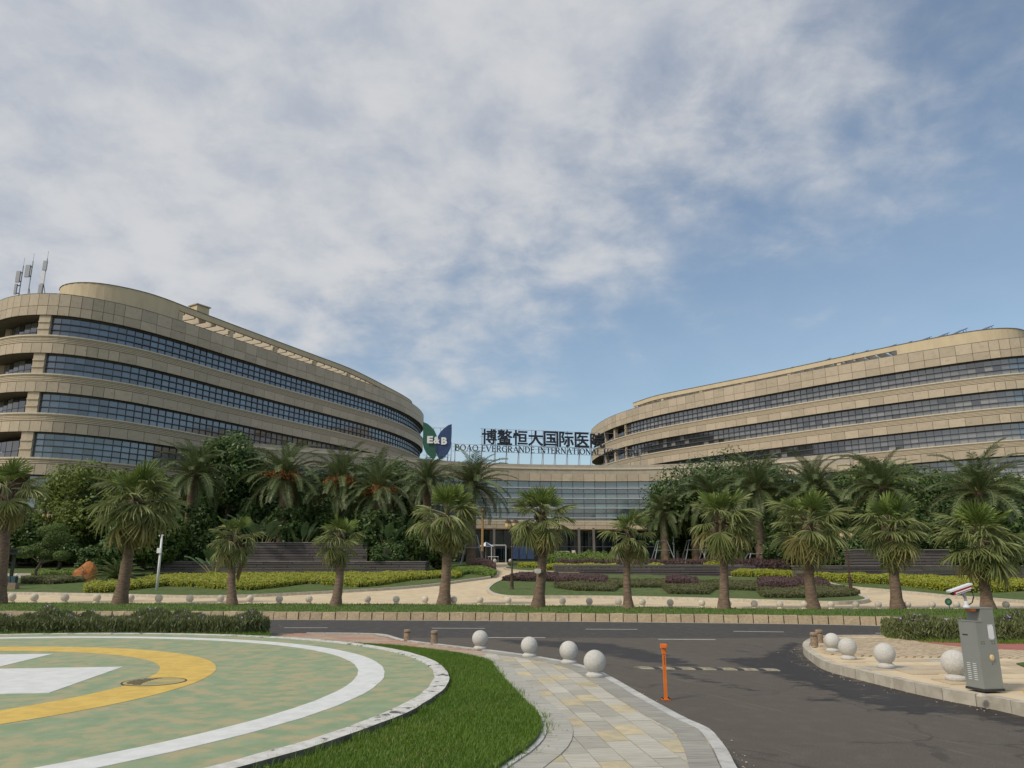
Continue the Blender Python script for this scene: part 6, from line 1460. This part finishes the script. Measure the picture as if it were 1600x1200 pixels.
for i, (px, lab) in enumerate(((735, 'golden column behind the tallest palm, left one of the left pair'), (753.5, 'golden column left of the path, nearest the entrance'), (1064, 'golden column right of the entrance, left one of the right pair'), (1091, 'golden column right of the entrance, right one of the right pair'))):
    y = 92; c_ = atd(px, 880, y); t_ = thing('golden_column', lab, 'column', (c_.x, y, 2.58), 'golden columns of the forecourt')
    q = MB(); q.lathe([(.24, 0), (.24, 1.3), (.20, 1.35)], (0, 0, 0), 12); link('plinth', mesh('plinth', q, M['bronze']), t_)
    q = MB(); q.lathe([(.15, 1.3), (.14, 5.9)], (0, 0, 0), 12); link('shaft', mesh('shaft', q, M['gold_column']), t_)
    q = MB(); q.lathe([(.18, 5.9), (.24, 6.0), (.24, 6.1), (.1, 6.3)], (0, 0, 0), 12); link('capital', mesh('capital', q, M['gold_column']), t_)

# gold letters before the purple hedge
y = 74; c_ = atd(1040, 890, y); t_ = thing('gold_lettering', 'row of standing gold characters on the bank before the entrance', 'sign', (c_.x, y, T(y)+.25)); og3 = origin(t_)
for i, ch in enumerate('博鳌恒大国际医院'):
    a = atd(978+i*17.5, 886, y); link('gold_character', text_mesh(ch, M['gold'], .55, .55, .1, 0, 'gold_character'), t_, (a.x-og3.x, 0, .30))
q = MB(); q.box((0, .0, -.02), (9.6, .25, .08)); link('rail', mesh('rail', q, M['dark_metal']), t_)

# forecourt things
y = 95; c_ = atd(759, 880, y); t_ = thing('parasol', 'white and navy parasol beside the entrance doors', 'parasol', (c_.x, y, 2.6))
q = MB(); q.tube([(0, 0, 0), (0, 0, 2.3)], .03, 6); link('pole', mesh('pole', q, M['sign_steel']), t_)
q = MB(); vs = [(0, 0, 2.5)]+[(1.0*math.cos(k*math.pi/4), 1.0*math.sin(k*math.pi/4), 1.95) for k in range(8)]; q.add(vs, [(0, 1+k, 1+(k+1) % 8) for k in range(8)]); q.m = [0 if k % 2 else 1 for k in range(8)]; link('canopy', mesh('canopy', q, [M['white_paint'], M['cloth_blue']]), t_)
q = MB(); q.lathe([(.25, 0), (.25, .08), (.05, .1)], (0, 0, 0), 12); link('foot', mesh('foot', q, M['dark_metal']), t_)
t_ = thing('table', 'dark table under the parasol beside the entrance doors', 'table', (c_.x+.9, y-.3, 2.6))
q = MB(); q.box((0, 0, .74), (1.3, .7, .05)); link('table_top', mesh('table_top', q, M['white_paint']), t_)
for sx, sy in ((-1, -1), (1, -1), (1, 1), (-1, 1)): q = MB(); q.box((sx*.58, sy*.28, .36), (.05, .05, .72)); link('leg', mesh('leg', q, M['sign_steel']), t_)
c_ = atd(817, 866, 102.5); t_ = thing('notice_board', 'blue display board inside the entrance glazing', 'board', (c_.x, 102.6, 2.6))
for k in range(3): q = MB(); q.box((-1.0+k*1.0, 0, 1.4), (.86, .08, 1.6)); link('panel', mesh('panel', q, M['blue_board']), t_)
q = MB(); q.box((0, 0, .3), (3.1, .1, .12)); q.box((-1.5, 0, .15), (.08, .5, .3)); q.box((1.5, 0, .15), (.08, .5, .3)); link('stand', mesh('stand', q, M['dark_metal']), t_)
c_ = atd(896.5, 861, 103); t_ = thing('lit_sign', 'small cream sign beside the right entrance doors', 'sign', (c_.x, 103.4, 3.9)); q = MB(); q.box((0, 0, .2), (.45, .06, .40)); link('board', mesh('board', q, M['card']), t_)
q = MB(); q.tube([(0, 0.0, 0), (0, .0, -1.3)], .03, 6); link('stand', mesh('stand', q, M['dark_metal']), t_)
bb = None
for px, lab in ((773, 'low white ball bollard at the path end, left'), (797.5, 'low white ball bollard at the path end, right')):
    c_ = atd(px, 884, 86); loc = (c_.x, 86, T(86)-.02); dup(b0, loc, 0, lab, 1.3)['group'] = 'white ball bollards at the path end'
# rider on a scooter by the entrance
c_ = atd(959.5, 882, 90); t_ = thing('scooter', 'small white scooter parked by the right entrance doors', 'scooter', (c_.x, 90, 2.6)); 
for x in (-.55, .55):
    q = MB(); q.lathe([(.12, -.05), (.22, -.05), (.24, 0), (.22, .05), (.12, .05)], (0, 0, 0), 14); link('wheel', mesh('wheel', q, M['rubber_black']), t_, (x, 0, .24), (R(90), 0, 0))
q = MB(); q.box((-.3, 0, .55), (.65, .28, .3)); q.box((.1, 0, .32), (.5, .26, .08)); q.tube([(.5, 0, .25), (.38, 0, .95)], .06, 8); q.box((.42, 0, .6), (.08, .36, .5), ); link('body', mesh('body', q, M['white_paint']), t_)
q = MB(); q.box((-.3, 0, .75), (.6, .26, .1)); link('seat', mesh('seat', q, M['rubber_black']), t_)
q = MB(); q.tube([(.36, -.3, .98), (.36, .3, .98)], .02, 6); link('handlebar', mesh('handlebar', q, M['dark_metal']), t_)
pr = thing('person', 'person in dark blue clothes and white helmet sitting on the scooter', 'person', (c_.x-.15, 90, 2.6))
J = [(0, 0, .84), (.02, 0, 1.08), (.04, 0, 1.30), (.05, 0, 1.42), (.06, 0, 1.55), (.02, -.18, 1.33), (.18, -.24, 1.12), (.42, -.24, 1.14), (.02, .18, 1.33), (.18, .24, 1.12), (.42, .24, 1.14), (.02, -.10, .82), (.40, -.13, .80), (.36, -.13, .42), (.46, -.13, .38), (.02, .10, .82), (.40, .13, .80), (.36, .13, .42), (.46, .13, .38)]
E_ = [(0, 1), (1, 2), (2, 3), (3, 4), (2, 5), (5, 6), (6, 7), (2, 8), (8, 9), (9, 10), (0, 11), (11, 12), (12, 13), (13, 14), (0, 15), (15, 16), (16, 17), (17, 18)]
rad = [.15, .14, .15, .06, .10, .07, .05, .035, .07, .05, .035, .10, .08, .055, .045, .10, .08, .055, .045]
me = bpy.data.meshes.new('body'); me.from_pydata(J, E_, []); o = link('body', me, pr); md = o.modifiers.new('s', 'SKIN'); sv = me.skin_vertices[0] if me.skin_vertices else None
if sv is None:
    bm = bmesh.new(); bm.from_mesh(me); bm.verts.layers.skin.verify(); bm.to_mesh(me); bm.free(); sv = me.skin_vertices[0]
for i, r1 in enumerate(rad): sv.data[i].radius = (r1, r1)
sv.data[0].use_root = True; md2 = o.modifiers.new('u', 'SUBSURF'); md2.levels = 1; md2.render_levels = 1
bpy.context.view_layer.update(); m2 = bpy.data.meshes.new_from_object(o.evaluated_get(bpy.context.evaluated_depsgraph_get())); o.modifiers.clear(); o.data = m2; m2.materials.clear(); m2.materials.append(M['cloth_blue']); m2.materials.append(M['skin'])
for p_ in m2.polygons:
    if p_.center.z > 1.44 or (p_.center.x > .36 and p_.center.z > 1.0): p_.material_index = 1
q = MB(); q.lathe([(.135, 1.53), (.14, 1.60), (.10, 1.68), (.02, 1.71)], (.06, 0, 0), 14); link('helmet', mesh('helmet', q, M['white_paint'], smooth=True), pr)

# wooden pavilion and bin at the left edge
y = 50; c_ = atd(4, 905, y); t_ = thing('pavilion', 'weathered dark wooden shelter cut by the left picture edge', 'shelter', (c_.x-.6, y, T(y)))
q = MB(); q.box((-.5, 0, 2.05), (2.6, 2.4, .10)); q.box((-.5, 0, 2.35), (2.5, 2.2, .12)); q.box((-.5, 0, 2.2), (2.3, 2.0, .22)); link('roof', mesh('roof', q, M['wood_old']), t_)
for x, yy in ((.55, -.9), (.55, .9), (-1.5, -.9), (-1.5, .9)): q = MB(); q.box((x, yy, 1.0), (.16, .16, 2.0)); link('post', mesh('post', q, M['wood_old']), t_)
q = MB(); q.box((-.5, -.9, .45), (2.0, .08, .08)); q.box((-.5, -.9, .2), (2.0, .08, .08)); q.tube([(.55, -.9, .6), (0, -.9, 0)], .04, 4); link('rail', mesh('rail', q, M['wood_old']), t_)
y = 47; c_ = atd(17, 918, y); t_ = thing('trash_bin', 'green litter bins in a low brick stand at the left edge', 'bin', (c_.x, y, T(y)+.05))
q = MB(); q.box((0, 0, .2), (.75, .4, .4)); link('stand', mesh('stand', q, M['brown_stone']), t_)
for x in (-.16, .14): q = MB(); q.prism([(x-.13, -.14), (x+.13, -.14), (x+.13, .14), (x-.13, .14)], .36, .78); link('bin', mesh('bin', q, M['trash_green']), t_)
q = MB(); q.lathe([(.05, .80), (.08, .86), (.03, .93)], (.22, 0, 0), 8); link('white_bag', mesh('white_bag', q, M['white_paint']), t_)
